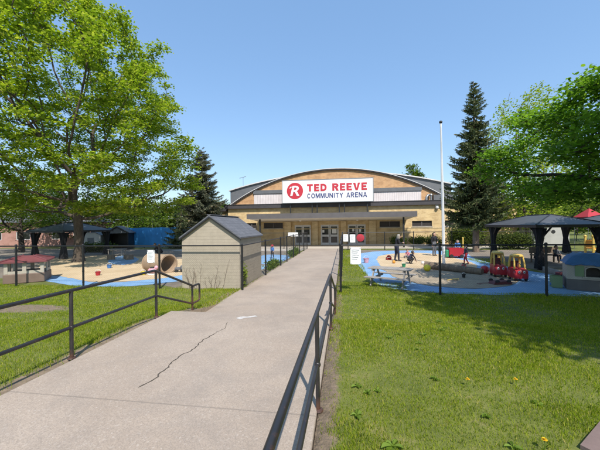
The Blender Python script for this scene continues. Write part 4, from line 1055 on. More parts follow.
def toy_car(label, loc, rz, hood='toy_red'):
    t = thing('toy_car', label, 'toy car', loc, rz, 'ride in toy cars')
    # faces -y. lower shell with rounded front
    side = [(-.36, .10), (-.39, .20), (-.36, .34), (-.26, .40), (-.12, .43), (.30, .44), (.38, .38), (.39, .12), (.28, .09), (-.25, .09)]
    b = MB(); b.prism(side, .50, (-.25, 0, 0), 'yz'); b.ball((0, -.20, .27), (.24, .19, .15), 14, 8)
    for sx in (-1, 1):
        for y in (-.24, .25): b.ball((sx*.225, y, .20), (.075, .155, .15), 12, 7)
    b.build('body', M[hood], t, True)
    rf = MB(); rf.ball((0, .06, .83), (.25, .31, .075), 16, 7); rf.build('roof', M['toy_yellow'], t, True)
    for sx in (-1, 1):
        pl = MB(); pl.tube([(sx*.22, -.19, .40), (sx*.205, -.14, .62), (sx*.18, -.05, .83)], .038, 8); pl.tube([(sx*.22, .30, .42), (sx*.21, .28, .62), (sx*.18, .2, .83)], .05, 8); pl.build('pillar', M['toy_yellow'], t, True)
    b = MB(); b.box(-.16, .16, .05, .24, .30, .36, b=.02); b.box(-.16, .16, .22, .30, .36, .64, b=.02); b.build('seat', M['toy_darkred'], t)
    b = MB(); b.tube([(.085*math.cos(a), -.13+.03*math.sin(a), .50+.08*math.sin(a)) for a in np.linspace(0, 2*math.pi, 15)[:-1]], .012, 6, closed=True); b.build('steering_wheel', M['black_plastic'], t, True)
    for sx in (-1, 1):
        for y in (-.24, .25):
            w_ = MB(); w_.lathe([(0, -.04), (.085, -.04), (.105, -.025), (.105, .025), (.085, .04), (0, .04)], (sx*.225, y, .105), 18, axis='x'); wo_ = w_.build('wheel', M['black_plastic'], t, True)
            h_ = MB(); h_.lathe([(0, 0), (.045, 0), (.04, .012), (0, .015)], (sx*.225+(.041 if sx > 0 else -.056), y, .105), 12, axis='x'); h_.build('hub', M['toy_yellow'], wo_, True)
        e = MB(); e.ball((sx*.10, -.365, .31), (.05, .025, .05), 10, 6); eo = e.build('headlight', M['toy_white'], t, True)
        e = MB(); e.ball((sx*.10, -.388, .305), (.02, .008, .024), 8, 5); e.build('pupil', M['black_plastic'], eo, True)
    return t
toy_car('red and yellow toy car with open sides, left one of the pair', (6.22, 13.3, LOW+.01), R_(-8)).scale = (.84, .84, 1.16)
toy_car('red and yellow toy car with open sides, right one of the pair', (6.50, 12.45, LOW+.01), R_(-2)).scale = (.82, .82, 1.12)

def ball(label, loc, r, mat):
    b = MB(); b.ball((0, 0, 0), r, 20, 12); o = b.build('ball', M[mat], None, True); o.location = (loc[0], loc[1], LOW+.015+r*.96); tag(o, label, 'ball')
ball('bright yellow ball on the sand against the log', (3.78, 14.55), .16, 'ball_yellow')
ball('large red ball lying at the right end of the log', (6.05, 14.1), .17, 'toy_red')
ball('small red ball beyond the log, left of the large red ball', (5.75, 15.6), .11, 'toy_red')
def bucket(label, loc, mat, r=.12, h=.2, tilt=0):
    t = thing('bucket', label, 'bucket', (loc[0], loc[1], LOW+.02)); t.rotation_euler = (tilt, 0, .4)
    b = MB(); b.lathe([(0, .004), (r*.75, .0), (r, h), (r+.012, h), (r+.012, h-.02), (r*.97, h-.01), (r*.72, .02), (0, .02)], (0, 0, r if tilt else 0), 18); b.build('body', M[mat], t, True)
    b = MB(); b.tube([(r*math.cos(a), .0, h+(r if tilt else 0)+r*.9*math.sin(a)) for a in np.linspace(0, math.pi, 9)], .008, 5); b.build('handle', M['toy_white'], t, True)
bucket('small black bucket on the gravel before the toy cars', (4.75, 12.9), 'black_plastic', .07, .14)
bucket('pale pink bucket on the blue surface behind the picnic table', (1.25, 17.6), 'toy_pink', .16, .26)
bucket('red bucket tipped over at the left edge of the sand', (2.6, 19.4), 'toy_red', .15, .24, R_(70))
bucket('yellow bucket standing by the tan tunnel', (-9.15, 12.6), 'ball_yellow', .11, .14)

ball('small blue ball on the blue surface between the toy cars and the fence', (7.0, 11.3), .09, 'toy_blue')
ball('small orange ball on the sand left of the woman', (2.75, 17.4), .09, 'toy_orange')
ball('small white ball on the sand beyond the log, near the flagpole', (4.2, 17.0), .09, 'toy_white')
bucket('small green bucket on the sand between the yellow ball and the crouching child', (3.0, 15.9), 'toy_green', .10, .16)
bucket('small blue bucket standing on the left sand before the maple trunk', (-12.6, 14.6), 'toy_blue', .12, .18)
bucket('small red bucket on the left sand beside the maroon roofed playhouse', (-11.2, 12.3), 'toy_red', .11, .17)
ts = MB(); ts.tube([(-.28, 0, .03), (.06, 0, .05)], .014, 7); ts.prism([(.06, -.07), (.26, -.05), (.28, 0), (.26, .05), (.06, .07)], .02, (0, 0, .035), 'xy'); o = ts.build('toy_shovel', M['toy_yellow'], None); o.location = (4.1, 12.2, LOW+.02); o.rotation_euler = (0, 0, .5); tag(o, 'small yellow toy shovel lying flat on the gravel behind the picnic table', 'toy shovel')

# small overturned maroon wagon
wg = thing('toy_wagon', 'maroon toy wagon lying overturned on the gravel near the fence', 'toy wagon', (5.5, 11.65, LOW+.02), R_(12)); wg.scale = (1, 1, .6)
b = MB(); b.prism([(-.34, 0), (.30, .0), (.36, .10), (.22, .19), (-.28, .16)], .30, (0, -.15, .0), 'xz'); b.build('tray', M['toy_darkred'], wg)
for (x, y) in ((-.22, -.17), (.2, -.17), (-.22, .17), (.2, .17)):
    b = MB(); b.lathe([(0, -.02), (.075, -.02), (.085, 0), (.075, .02), (0, .02)], (x, y, .2), 14, axis='y'); b.build('wheel', M['black_plastic'], wg, True)
b = MB(); b.tube([(-.34, 0, .06), (-.6, .05, .05), (-.78, .02, .03)], .014, 6); b.tube([(-.78, -.07, .03), (-.78, .11, .03)], .014, 6); b.build('handle', M['toy_darkred'], wg)

# red cart by the flagpole
ct = thing('toy_cart', 'bright red toy cart box with green front behind the flagpole', 'toy cart', (7.1, 20.6, LOW+.01), R_(-5))
b = MB()
for q in ((-.42, .42, -.3, -.26, .12, .62), (-.42, .42, .26, .3, .12, .62), (-.42, -.38, -.259, .259, .12, .62), (.38, .42, -.259, .259, .12, .62), (-.38, .38, -.259, .259, .12, .16)): b.box(*q)
b.build('box', M['toy_red'], ct)
b = MB(); b.box(-.62, -.425, -.24, .24, .05, .5, b=.03); b.build('front', M['toy_green'], ct)
for (x, y) in ((-.3, -.32), (.3, -.32), (-.3, .32), (.3, .32)):
    b = MB(); b.lathe([(0, -.03), (.11, -.03), (.12, 0), (.11, .03), (0, .03)], (x, y, .12), 14, axis='y'); b.build('wheel', M['black_plastic'], ct, True)
yp = MB(); yp.tube([(0, 0, 0), (0, 0, 1.2)], .05, 10); yp.ball((0, 0, 1.2), .052, 10, 6); o = yp.build('yellow_post', M['toy_yellow'], None, True); o.location = (8.3, 22.6, LOW); tag(o, 'short yellow post behind the red cart', 'post')

# tan tunnel (a big barrel lying on its side)
tu = thing('play_tunnel', 'tan barrel shaped play tunnel lying on the sand left of the shed', 'tunnel', (-8.95, 13.55, LOW), R_(-24))
b = MB(); b.lathe([(.40, -.75), (.44, -.74), (.46, -.6), (.45, 0), (.46, .6), (.45, .74), (.41, .75), (.39, .70), (.38, 0), (.39, -.7), (.40, -.75)], (0, 0, .43), 30, axis='x'); b.build('shell', M['tunnel'], tu, True)
for x in (-.72, .72):
    b = MB(); b.tube([(x, .455*math.cos(a), .43+.455*math.sin(a)) for a in np.linspace(0, 2*math.pi, 31)[:-1]], .032, 8, closed=True); b.build('rim', M['tunnel'], tu, True)
tk = thing('toy_truck', 'dark little toy truck on the sand at the right end of the tunnel', 'toy truck', (-7.95, 13.6, LOW+.015), .4)
b = MB(); b.box(-.2, .05, -.11, .11, .09, .22, b=.012); b.box(.06, .2, -.1, .1, .07, .30, b=.02); b.build('body', M['siding_gray'], tk)
for (x, y) in ((-.12, -.12), (.12, -.12), (-.12, .12), (.12, .12)):
    b = MB(); b.lathe([(0, -.025), (.06, -.025), (.07, 0), (.06, .025), (0, .025)], (x, y, .07), 12, axis='y'); b.build('wheel', M['black_plastic'], tk, True)
ro = thing('toy_rocker', 'pink and white toy rocker on the sand before the tunnel', 'toy rocker', (-8.72, 12.65, LOW+.015), .3)
b = MB(); b.ball((0, 0, .20), (.20, .11, .13), 14, 8); b.ball((.17, 0, .33), (.09, .07, .09), 12, 7); b.build('body', M['toy_pink'], ro, True)
for y in (-.09, .09):
    b = MB(); b.tube([(-.25, y, .09), (-.1, y, .03), (.1, y, .03), (.27, y, .10)], .025, 7); b.build('rocker_foot', M['toy_white'], ro, True)
b = MB(); b.box(-.08, .08, -.08, .08, .30, .36, b=.015); b.build('saddle', M['black_plastic'], ro)
# cut logs at the maple
for i, (x, y, r, h, lb) in enumerate([(-15.9, 18.6, .24, .34, 'short cut log stool near the maple trunk, left one of three'), (-15.2, 19.2, .20, .28, 'short cut log stool near the maple trunk, middle one of three'), (-14.6, 18.7, .26, .32, 'short cut log stool near the maple trunk, right one of three')]):
    b = MB(); b.lathe([(0, 0), (r*1.05, 0), (r, h*.5), (r*.98, h-.01), (r*.94, h), (0, h)], (0, 0, 0), 16); o = b.build('log_stool', M['log'], None, True); o.location = (x, y, LOW+.01); tag(o, lb, 'log stool', 'log stools by the maple')
# right: low wooden deck and toys near the gazebo
dk_ = thing('sandbox', 'low wooden sandbox frame beside the right gazebo post with toys in it', 'sandbox', (9.9, 14.2, LOW), R_(-8))
for (a, c, d_, e) in ((-1.1, 1.1, -.75, -.66), (-1.1, 1.1, .66, .75), (-1.1, -1.01, -.659, .659), (1.01, 1.1, -.659, .659)):
    b = MB(); b.box(a, c, d_, e, 0, .2, b=.008); b.build('board', M['wood_grey'], dk_)
b = MB(); b.box(-1.0, 1.0, -.65, .65, 0, .10); b.build('sand_fill', M['sand'], dk_)
pw = thing('toy_slide', 'pink toddler slide lying in the sandbox by the gazebo post', 'toy slide', (9.65, 14.2, LOW+.1), R_(30))
b = MB(); b.prism([(-.5, .04), (-.3, .05), (.25, .34), (.42, .38), (.42, .30), (.28, .26), (-.28, 0), (-.5, 0)], .36, (0, -.18, 0), 'xz'); b.build('chute', M['toy_pink'], pw)
for y in (-.2, .18):
    b = MB(); b.tube([(-.5, y, .07), (-.28, y, .1), (.26, y, .40), (.45, y, .44)], .03, 7); b.build('side_rail', M['toy_pink'], pw, True)
b = MB(); b.tube([(.42, -.15, 0), (.42, -.15, .3)], .025, 6); b.tube([(.42, .15, 0), (.42, .15, .3)], .025, 6); b.build('leg', M['toy_white'], pw)
ball('red ball in the wooden sandbox by the right gazebo', (10.15, 13.85), .16, 'toy_red')
tr2 = thing('toy_tractor', 'red and black toy tractor in front of the gazebo sandbox', 'toy tractor', (8.35, 12.9, LOW+.01), R_(15))
b = MB(); b.box(-.28, .1, -.09, .09, .14, .27, b=.02); b.box(.1, .26, -.1, .1, .14, .22, b=.02); b.build('body', M['toy_darkred'], tr2)
for (x, y, r) in ((-.18, -.13, .09), (-.18, .13, .09), (.18, -.14, .13), (.18, .14, .13)):
    b = MB(); b.lathe([(0, -.03), (r*.85, -.03), (r, 0), (r*.85, .03), (0, .03)], (x, y, r), 14, axis='y'); b.build('wheel', M['black_plastic'], tr2, True)
sb = MB(); sb.box(-.45, .45, -.3, .3, .02, .06); sb.box(-.45, .45, -.3, -.26, .06, .36); sb.box(-.45, .45, .26, .3, .06, .36); sb.box(-.45, -.41, -.259, .259, .06, .36); sb.box(.41, .45, -.259, .259, .06, .36)
o = sb.build('storage_crate', M['ph_green'], None); o.location = (7.05, 11.25, LOW); o.rotation_euler = (0, 0, R_(-20)); o.scale = (.3, .6, 1.1); tag(o, 'dull green open crate at the left side of the blue roofed playhouse', 'crate')
# climbing slide (yellow) at the right edge
ysl = thing('play_tower', 'yellow plastic play tower at the right edge under the red canopy', 'play tower', (14.75, 20.3, LOW), R_(10)); ysl.scale = (.8, .8, .85)
for (x, y) in ((-.3, -.3), (.3, -.3), (-.3, .3), (.3, .3)):
    b = MB(); b.tube([(x, y, 0), (x, y, 1.55)], .07, 8); b.ball((x, y, 1.58), .1, 8, 6); b.build('post', M['toy_yellow'], ysl, True)
b = MB(); b.box(-.34, .34, -.34, .34, .7, .76); b.build('platform', M['toy_orange'], ysl)
b = MB(); b.box(-.3, .3, .28, .32, .8, 1.3); b.box(-.32, -.28, -.25, .25, .8, 1.3); b.build('panel', M['toy_orange'], ysl)
b = MB(); b.prism([(-.3, .72), (-1.3, .05), (-1.5, .05), (-1.5, .0), (-1.3, 0), (-.3, .64)], .5, (-.25, 0, 0), 'yz'); b.build('slide', M['toy_yellow'], ysl)
yc = thing('toy_climber', 'orange plastic toy climber behind the left toy car', 'toy climber', (7.2, 15.6, LOW+.01), R_(20))
b = MB(); b.box(-.2, .2, -.15, .15, .0, .5, b=.03); b.build('base', M['toy_orange'], yc)
b = MB()
for x in (-.16, .16): b.tube([(x, 0, .5), (x, 0, .82)], .05, 8)
b.tube([(-.16, 0, .82), (.16, 0, .82)], .05, 8); b.build('arch', M['toy_yellow'], yc, True)
# red canopy at the right edge
rc = thing('red_canopy', 'red pop up canopy with white trim at the right edge beyond the gazebo', 'canopy', (19.3, 26.9, LOW), R_(5)); rc.scale = (.48, .48, 1)
for (x, y) in ((-1.3, -1.3), (1.3, -1.3), (-1.3, 1.3), (1.3, 1.3)):
    b = MB(); b.tube([(x, y, 0), (x, y, 2.5)], .03, 6); b.build('leg', M['steel'], rc)
b = MB(); b.add([(-1.4, -1.4, 2.35), (1.4, -1.4, 2.35), (1.4, 1.4, 2.35), (-1.4, 1.4, 2.35), (-1.4, -1.4, 2.62), (1.4, -1.4, 2.62), (1.4, 1.4, 2.62), (-1.4, 1.4, 2.62), (0, 0, 3.3)],
                [(0, 1, 5, 4), (1, 2, 6, 5), (2, 3, 7, 6), (3, 0, 4, 7), (4, 5, 8), (5, 6, 8), (6, 7, 8), (7, 4, 8)]); b.build('cover', M['c_red'], rc)
b = MB()
for (a, c, d_, e) in ((-1.42, 1.42, -1.425, -1.405), (-1.42, 1.42, 1.405, 1.425)): b.box(a, c, d_, e, 2.30, 2.40)
b.build('trim', M['toy_white'], rc)

# playhouses
ph = thing('playhouse', 'beige plastic playhouse with blue tarp roof and green shutters behind the right fence', 'playhouse', (7.86, 10.95, LOW), R_(-27)); ph.scale = (.80, .85, 1)
W2 = .78; 
b = MB(); b.box(-W2, W2, -.5, .75, 0, .36, b=.02); b.build('base', M['ph_grey'], ph)
ops_ = [(-.20, .22, .46, .76)]
b = MB(); wall_open(b, -W2+.01, W2-.01, .361, .90, -.48, ops_, .08)
for q in ((-W2+.01, -W2+.06, -.479, .72, .361, .90), (W2-.06, W2-.01, -.479, .72, .361, .90), (-W2+.061, W2-.061, .67, .72, .361, .90)): b.box(*q)
b.build('wall', M['ph_beige'], ph)
f = MB(); f.tube([(-.22, -.49, .45), (-.22, -.49, .66)]+[(.01+.23*math.cos(a), -.49, .66+.12*math.sin(a)) for a in np.linspace(math.pi, 0, 9)]+[(.24, -.49, .45)], .022, 6); wi = f.build('window', M['ph_beige'], ph, True)
b = MB(); b.box(-.30, .32, -.56, -.485, .415, .455, b=.006); b.build('sill', M['ph_beige'], wi)
for s in (-1, 1):
    x0 = .01+s*.40
    b = MB(); b.box(x0-.135, x0+.135, -.512, -.484, .46, .80, b=.008); b.build('shutter', M['ph_green'], ph)
b = MB(); n_, m_ = 14, 10; V = []; F = []
for j in range(m_+1):
    for i in range(n_+1):
        x = -W2-.05+(2*W2+.1)*i/n_; y = -.56+1.4*j/m_; e = min(i, n_-i)/n_*2; g = min(j, m_-j)/m_*2
        V.append((x, y, .90+.26*min(1, 1.7*min(e*1.6, g))+.018*math.sin(i*2.1+j*1.3)+.014*math.sin(j*2.7-i)-(.05 if g == 0 or e == 0 else 0)))
for j in range(m_):
    for i in range(n_): F.append((j*(n_+1)+i, j*(n_+1)+i+1, (j+1)*(n_+1)+i+1, (j+1)*(n_+1)+i))
b.add(V, F); b.build('roof', M['tarp_blue'], ph, True)
b = MB(); b.tube([V[i] for i in range(n_+1)], .03, 6); b.build('roof_hem', M['tarp_blue'], ph, True)

pl = thing('playhouse', 'brown and beige plastic playhouse with maroon roof behind the left fence', 'playhouse', (-13.15, 10.85, LOW), R_(38)); pl.scale = (.80, .80, .92)
a8 = [(-.75, -.75), (.75, -.75), (.75, .75), (-.75, .75)]
b = MB(); b.box(-.8, .8, -.8, .8, 0, .42, b=.03); b.build('base', M['ph_brown'], pl)
for (x, y) in a8:
    b = MB(); b.box(x-.13 if x > 0 else x-.02, x+.02 if x > 0 else x+.13, y-.13 if y > 0 else y-.02, y+.02 if y > 0 else y+.13, .421, .92, b=.01); b.build('wall_post', M['ph_beige'], pl)
for q in ((-.08, .08, -.77, -.70), (-.08, .08, .70, .77), (.70, .77, -.08, .08), (-.77, -.70, -.08, .08)):
    b = MB(); b.box(*q, .421, .92, b=.008); b.build('wall_post', M['ph_beige'], pl)
b = MB(); b.box(-.62, .62, -.62, .62, .421, .5); b.build('floor', M['black_plastic'], pl)
for (x0, x1, y0, y1) in ((-.62, -.08, -.76, -.71), (.08, .62, -.76, -.71), (.71, .76, .08, .62)):
    b = MB(); b.box(x0, x1, y0, y1, .421, .54); b.build('window_ledge', M['ph_beige'], pl)
b = MB(); b.add([(-.92, -.92, .9), (.92, -.92, .9), (.92, .92, .9), (-.92, .92, .9), (-.92, -.92, .96), (.92, -.92, .96), (.92, .92, .96), (-.92, .92, .96), (-.25, -.25, 1.16), (.25, -.25, 1.16), (.25, .25, 1.16), (-.25, .25, 1.16)],
 [(3, 2, 1, 0), (0, 1, 5, 4), (1, 2, 6, 5), (2, 3, 7, 6), (3, 0, 4, 7), (4, 5, 9, 8), (5, 6, 10, 9), (6, 7, 11, 10), (7, 4, 8, 11), (8, 9, 10, 11)]); ro = b.build('roof', M['ph_maroon'], pl)
b = MB()
for (x, y) in ((-1, -1), (1, -1), (1, 1), (-1, 1)): b.tube([(x*.92, y*.92, .975), (x*.25, y*.25, 1.175)], .035, 6)
b.build('roof_rib', M['ph_maroon'], ro)
# outdoor table under the left gazebo
tb = thing('play_table', 'grey low play table beside the left gazebo post', 'table', (-17.6, 21.2, LOW), .2)
b = MB(); b.box(-.6, .6, -.35, .35, .5, .55, b=.01); b.build('tabletop', M['wood_grey'], tb)
for (x, y) in ((-.5, -.28), (.5, -.28), (-.5, .28), (.5, .28)):
    b = MB(); b.box(x-.03, x+.03, y-.03, y+.03, 0, .499); b.build('leg', M['wood_grey'], tb)
bn = thing('bench', 'brown wooden bench inside the right gazebo', 'bench', (10.9, 18.2, LOW), .1)
b = MB(); b.box(-.7, .7, -.2, .2, .40, .45, b=.008); b.build('seat', M['log'], bn)
b = MB(); b.box(-.7, .7, .2, .24, .5, .85, b=.008); b.build('backrest', M['log'], bn)
for x in (-.6, .6):
    for y in (-.16, .2):
        b = MB(); b.box(x-.03, x+.03, y-.03, y+.03, 0, .399 if y < 0 else .499); b.build('leg', M['log'], bn)

# ================================================================== PEOPLE
def person(label, loc, rz, H, pose, cols, hair='hair_dark', head_k=1.0, group=None, extra=None, long_hair=False, hat=None):
    """skeleton in units of body height, facing +y; one remeshed skin, hair as a child"""
    J = dict(pelvis=(0, 0, .53), waist=(0, 0, .62), chest=(0, .0, .73), neck=(0, 0, .825), head=(0, .012, .915),
             shL=(-.105, 0, .795), elL=(-.135, -.01, .63), wrL=(-.14, .03, .49), shR=(.105, 0, .795), elR=(.135, -.01, .63), wrR=(.14, .03, .49),
             hiL=(-.05, 0, .515), knL=(-.055, .01, .285), anL=(-.058, -.012, .045), hiR=(.05, 0, .515), knR=(.055, .01, .285), anR=(.058, -.012, .045))
    J.update(pose); J = {k: Vector(v)*H for k, v in J.items()}
    caps = []; h = H
    def C(a, ra, b_, rb, tg): caps.append((Vector(a), ra*h, Vector(b_), rb*h, tg))
    j = J
    C(j['pelvis'], .082, j['waist'], .07, 'bot'); C(j['waist'], .072, j['chest'], .08, 'top'); C(j['chest'], .08, j['chest'].lerp(j['neck'], .55), .062, 'top')
    C(j['shL'], .042, j['shR'], .042, 'top'); C(j['chest'], .07, j['shL'], .045, 'top'); C(j['chest'], .07, j['shR'], .045, 'top')
    C(j['chest'].lerp(j['neck'], .6), .036, j['head']-Vector((0, 0, .03))*h, .033, 'skin')
    hd = j['head']; hk = head_k
    C(hd+Vector((0, -.008, .018))*h*hk, .060*hk, hd+Vector((0, .012, -.02))*h*hk, .047*hk, 'skin'); C(hd+Vector((0, .02, -.045))*h*hk, .03*hk, hd+Vector((0, .025, -.05))*h*hk, .03*hk, 'skin')
    C(hd+Vector((0, .062, .005))*h*hk, .009*hk, hd+Vector((0, .074, -.016))*h*hk, .012*hk, 'skin')
    for s in (-1, 1):
        C(hd+Vector((s*.062, -.005, .006))*h*hk, .013*hk, hd+Vector((s*.06, -.003, -.014))*h*hk, .010*hk, 'skin')
        C(hd+Vector((s*.024, .056, .008))*h*hk, .009*hk, hd+Vector((s*.024, .058, .008))*h*hk, .009*hk, 'eye')
    C(hd+Vector((-.016, .054, -.040))*h*hk, .008*hk, hd+Vector((.016, .054, -.040))*h*hk, .008*hk, 'lip')
    for s in 'LR':
        C(j['sh'+s], .042, j['el'+s], .032, 'top'); C(j['el'+s], .032, j['wr'+s].lerp(j['el'+s], .12), .023, 'top')
        fd = (j['wr'+s]-j['el'+s]).normalized(); sd = fd.cross(Vector((0, 1, 0)) if abs(fd.y) < .8 else Vector((0, 0, 1))).normalized(); nd = fd.cross(sd)
        pm = j['wr'+s]+fd*.045*h; C(j['wr'+s], .017, pm, .022, 'skin')
        for q, (o_, ln) in enumerate(((-.017, .036), (-.006, .044), (.006, .041), (.017, .032))):
            b0 = pm+sd*o_*h+fd*.012*h; b1 = b0+fd*ln*.55*h+nd*.006*h; b2 = b1+fd*ln*.4*h+nd*.018*h; C(b0, .0065, b1, .006, 'skin'); C(b1, .006, b2, .005, 'skin')
        t0 = j['wr'+s]+fd*.02*h-sd*.018*h; C(t0, .008, t0+(fd*.6-sd*.8).normalized()*.035*h, .006, 'skin')
        C(j['hi'+s], .062, j['kn'+s], .042, 'bot'); C(j['kn'+s], .042, j['an'+s], .029, 'bot')
        kd = j['an'+s]; ft = Vector(pose.get('ft'+s, (0, 1, 0))).normalized()
        C(kd+Vector((0, 0, -.018))*h, .026, kd+ft*.085*h+Vector((0, 0, -.024))*h, .022, 'shoe')
    mb = MB()
    for (a, ra, b_, rb, tg) in caps:
        d = b_-a
        if d.length < 1e-5: mb.ball(a, ra, 12, 8); continue
        d.normalize(); u = d.cross(Vector((.3, .2, 1)) if abs(d.z) < .9 else Vector((1, 0, 0))).normalized(); v = d.cross(u)
        pts = []; n = 12; ring = []
        for (c, rr, sg_) in ((a, ra, -1), (b_, rb, 1)):
            for ph_ in ((-90, -60, -30, 0) if sg_ < 0 else (0, 30, 60, 90)): ring.append((c+d*rr*math.sin(R_(ph_)), max(rr*math.cos(R_(ph_)), rr*.03)))
        for (c, rr) in ring:
            for k in range(n): aa = 2*math.pi*k/n; pts.append(c+(u*math.cos(aa)+v*math.sin(aa))*rr)
        fs = [(i*n+k, i*n+(k+1) % n, (i+1)*n+(k+1) % n, (i+1)*n+k) for i in range(len(ring)-1) for k in range(n)]
        fs += [tuple(range(n-1, -1, -1)), tuple((len(ring)-1)*n+k for k in range(n))]
        mb.add(pts, fs)
    t = thing('person', label, 'person', loc, rz, group)
    tmp = mb.build('body', M['skin'], None)
    md = tmp.modifiers.new('r', 'REMESH'); md.mode = 'VOXEL'; md.voxel_size = max(.0062, .0048*h/1.0)
    ms = tmp.modifiers.new('s', 'SMOOTH'); ms.factor = .5; ms.iterations = 3
    dg = bpy.context.evaluated_depsgraph_get(); me = bpy.data.meshes.new_from_object(tmp.evaluated_get(dg)); bpy.data.objects.remove(tmp)
    me.name = 'body'; me.materials.clear()
    tags = ['skin', 'top', 'bot', 'shoe', 'eye', 'lip']
    for m in (M['skin'], M[cols[0]], M[cols[1]], M['shoe'], M['black_plastic'], M['c_pink']): me.materials.append(m)
    nf = len(me.polygons); ctr = np.zeros(nf*3, np.float32); me.polygons.foreach_get('center', ctr); ctr = ctr.reshape(-1, 3)
    best = np.full(nf, 1e9); mi = np.zeros(nf, np.int32)
    for (a, ra, b_, rb, tg) in caps:
        a_ = np.array(a); ab = np.array(b_)-a_; L2 = ab@ab+1e-12; tt = np.clip(((ctr-a_)@ab)/L2, 0, 1)
        dd = np.linalg.norm(ctr-a_-tt[:, None]*ab, axis=1)-(ra+(rb-ra)*tt)
        if tg == 'eye': dd -= .002
        s = dd < best; best[s] = dd[s]; mi[s] = tags.index(tg)
    me.polygons.foreach_set('material_index', mi); me.polygons.foreach_set('use_smooth', np.ones(nf, bool)); me.update()
    bo = bpy.data.objects.new('body', me); COL.objects.link(bo); bo.parent = t
    hb = MB(); hs_ = h*hk
    V = []; F = []; n, m = 18, 9
    for i in range(m+1):
        th = math.pi*.5*1.25*i/m
        for k in range(n):
            a = 2*math.pi*k/n; fr = max(0, math.sin(a)); lim = th if fr < .25 else min(th, R_(52))
            rr = .070+.003*math.sin(7*a+i)
            V.append(tuple(hd+Vector((rr*math.sin(lim)*math.cos(a)*.98, rr*1.04*math.sin(lim)*math.sin(a)-.006, .018+.074*math.cos(lim)))*hs_))
    for i in range(m):
        for k in range(n): F.append((i*n+k, i*n+(k+1) % n, (i+1)*n+(k+1) % n, (i+1)*n+k))
    hb.add(V, F)
    if long_hair:
        for a in np.linspace(R_(190), R_(350), 9):
            p = hd+Vector((.06*math.cos(a), .06*math.sin(a), 0))*hs_
            hb.tube([p+Vector((0, 0, .03*h)), p+Vector((.004*math.cos(a), -.004, -.05))*h, p+Vector((.0, -.008, -.11))*h], [.02*h, .022*h, .012*h], 7)
    hb.build('hair', M[hair], t, True)
    if hat:
        b = MB(); b.lathe([(0, .095), (.04, .09), (.066, .06), (.074, .022), (.10, .012), (.10, .006), (.072, .010)], (0, 0, 0), 18); o = b.build('cap', M[hat], t, True); o.location = hd+Vector((0, 0, .005))*hs_; o.scale = (hs_,)*3
    return t
G_ = LOW+.015
person('woman in dark jacket and navy trousers standing on the sand holding her forearms up', (3.10, 18.5, G_), R_(-78), 1.62,
       dict(waist=(0, .015, .62), chest=(0, .03, .73), neck=(0, .05, .82), head=(0, .085, .90), shL=(-.1, .03, .79), shR=(.1, .03, .79), elL=(-.135, .06, .65), wrL=(-.06, .19, .66), elR=(.135, .06, .65), wrR=(.07, .19, .67),
            anL=(-.058, -.05, .045), knL=(-.055, -.01, .285), anR=(.058, .05, .045), knR=(.055, .04, .285)), ('c_black', 'c_navy'), 'hair_grey', 1.0, long_hair=True)
person('child in dark clothes crouching on the sand in front of the woman', (3.62, 17.3, G_), R_(-70), 1.05,
       dict(pelvis=(0, -.10, .22), waist=(0, -.05, .32), chest=(0, .05, .42), neck=(0, .10, .50), head=(0, .15, .57), shL=(-.1, .07, .47), shR=(.1, .07, .47), elL=(-.13, .17, .33), wrL=(-.08, .28, .2), elR=(.13, .17, .33), wrR=(.08, .28, .16),
            hiL=(-.055, -.09, .21), knL=(-.09, .12, .27), anL=(-.07, -.02, .045), hiR=(.055, -.09, .21), knR=(.09, .12, .27), anR=(.07, -.02, .045)), ('c_navy', 'c_black'), 'hair_dark', 1.25)
person('toddler in pink top sitting on the sand behind the crouching child', (4.15, 20.6, G_), R_(150), .92,
       dict(pelvis=(0, 0, .09), waist=(0, .01, .18), chest=(0, .03, .29), neck=(0, .04, .385), head=(0, .055, .49), shL=(-.1, .03, .35), shR=(.1, .03, .35), elL=(-.14, .08, .23), wrL=(-.09, .2, .16), elR=(.14, .08, .23), wrR=(.09, .2, .16),
            hiL=(-.055, .02, .08), knL=(-.10, .24, .12), anL=(-.11, .42, .05), hiR=(.055, .02, .08), knR=(.10, .24, .12), anR=(.11, .42, .05), ftL=(0, .3, 1), ftR=(0, .3, 1)), ('c_pink', 'c_grey'), 'hair_dark', 1.35)
walk = dict(anL=(-.058, -.12, .06), knL=(-.055, -.01, .285), anR=(.058, .10, .045), knR=(.055, .09, .29), elL=(-.14, .03, .64), wrL=(-.12, .12, .54), elR=(.14, -.05, .64), wrR=(.13, -.03, .5))
person('small child in navy jacket and red trousers walking right of the red cart', (6.5, 17.3, G_), R_(60), .98, dict(walk, head=(0, .02, .90)), ('c_navy', 'c_red'), 'hair_dark', 1.3)
person('child in light blue top standing behind the bright red cart', (7.45, 21.2, G_), R_(160), 1.08, dict(elL=(-.14, .05, .64), wrL=(-.1, .17, .58), elR=(.14, .05, .64), wrR=(.1, .17, .58)), ('c_blue', 'c_grey'), 'hair_grey', 1.25)
person('adult in dark clothes standing behind the flagpole before the arena bushes', (6.15, 21.8, G_), R_(-150), 1.60, dict(elL=(-.15, .05, .64), wrL=(-.05, .14, .60), elR=(.14, 0, .63)), ('c_black', 'c_grey'), 'hair_dark', 1.0, long_hair=True)
person('small child with red cap, blue top and dark trousers behind the left walk fence', (-4.75, 19.6, G_), R_(170), .90, walk, ('c_blue', 'c_black'), 'hair_dark', 1.3, hat='c_red')
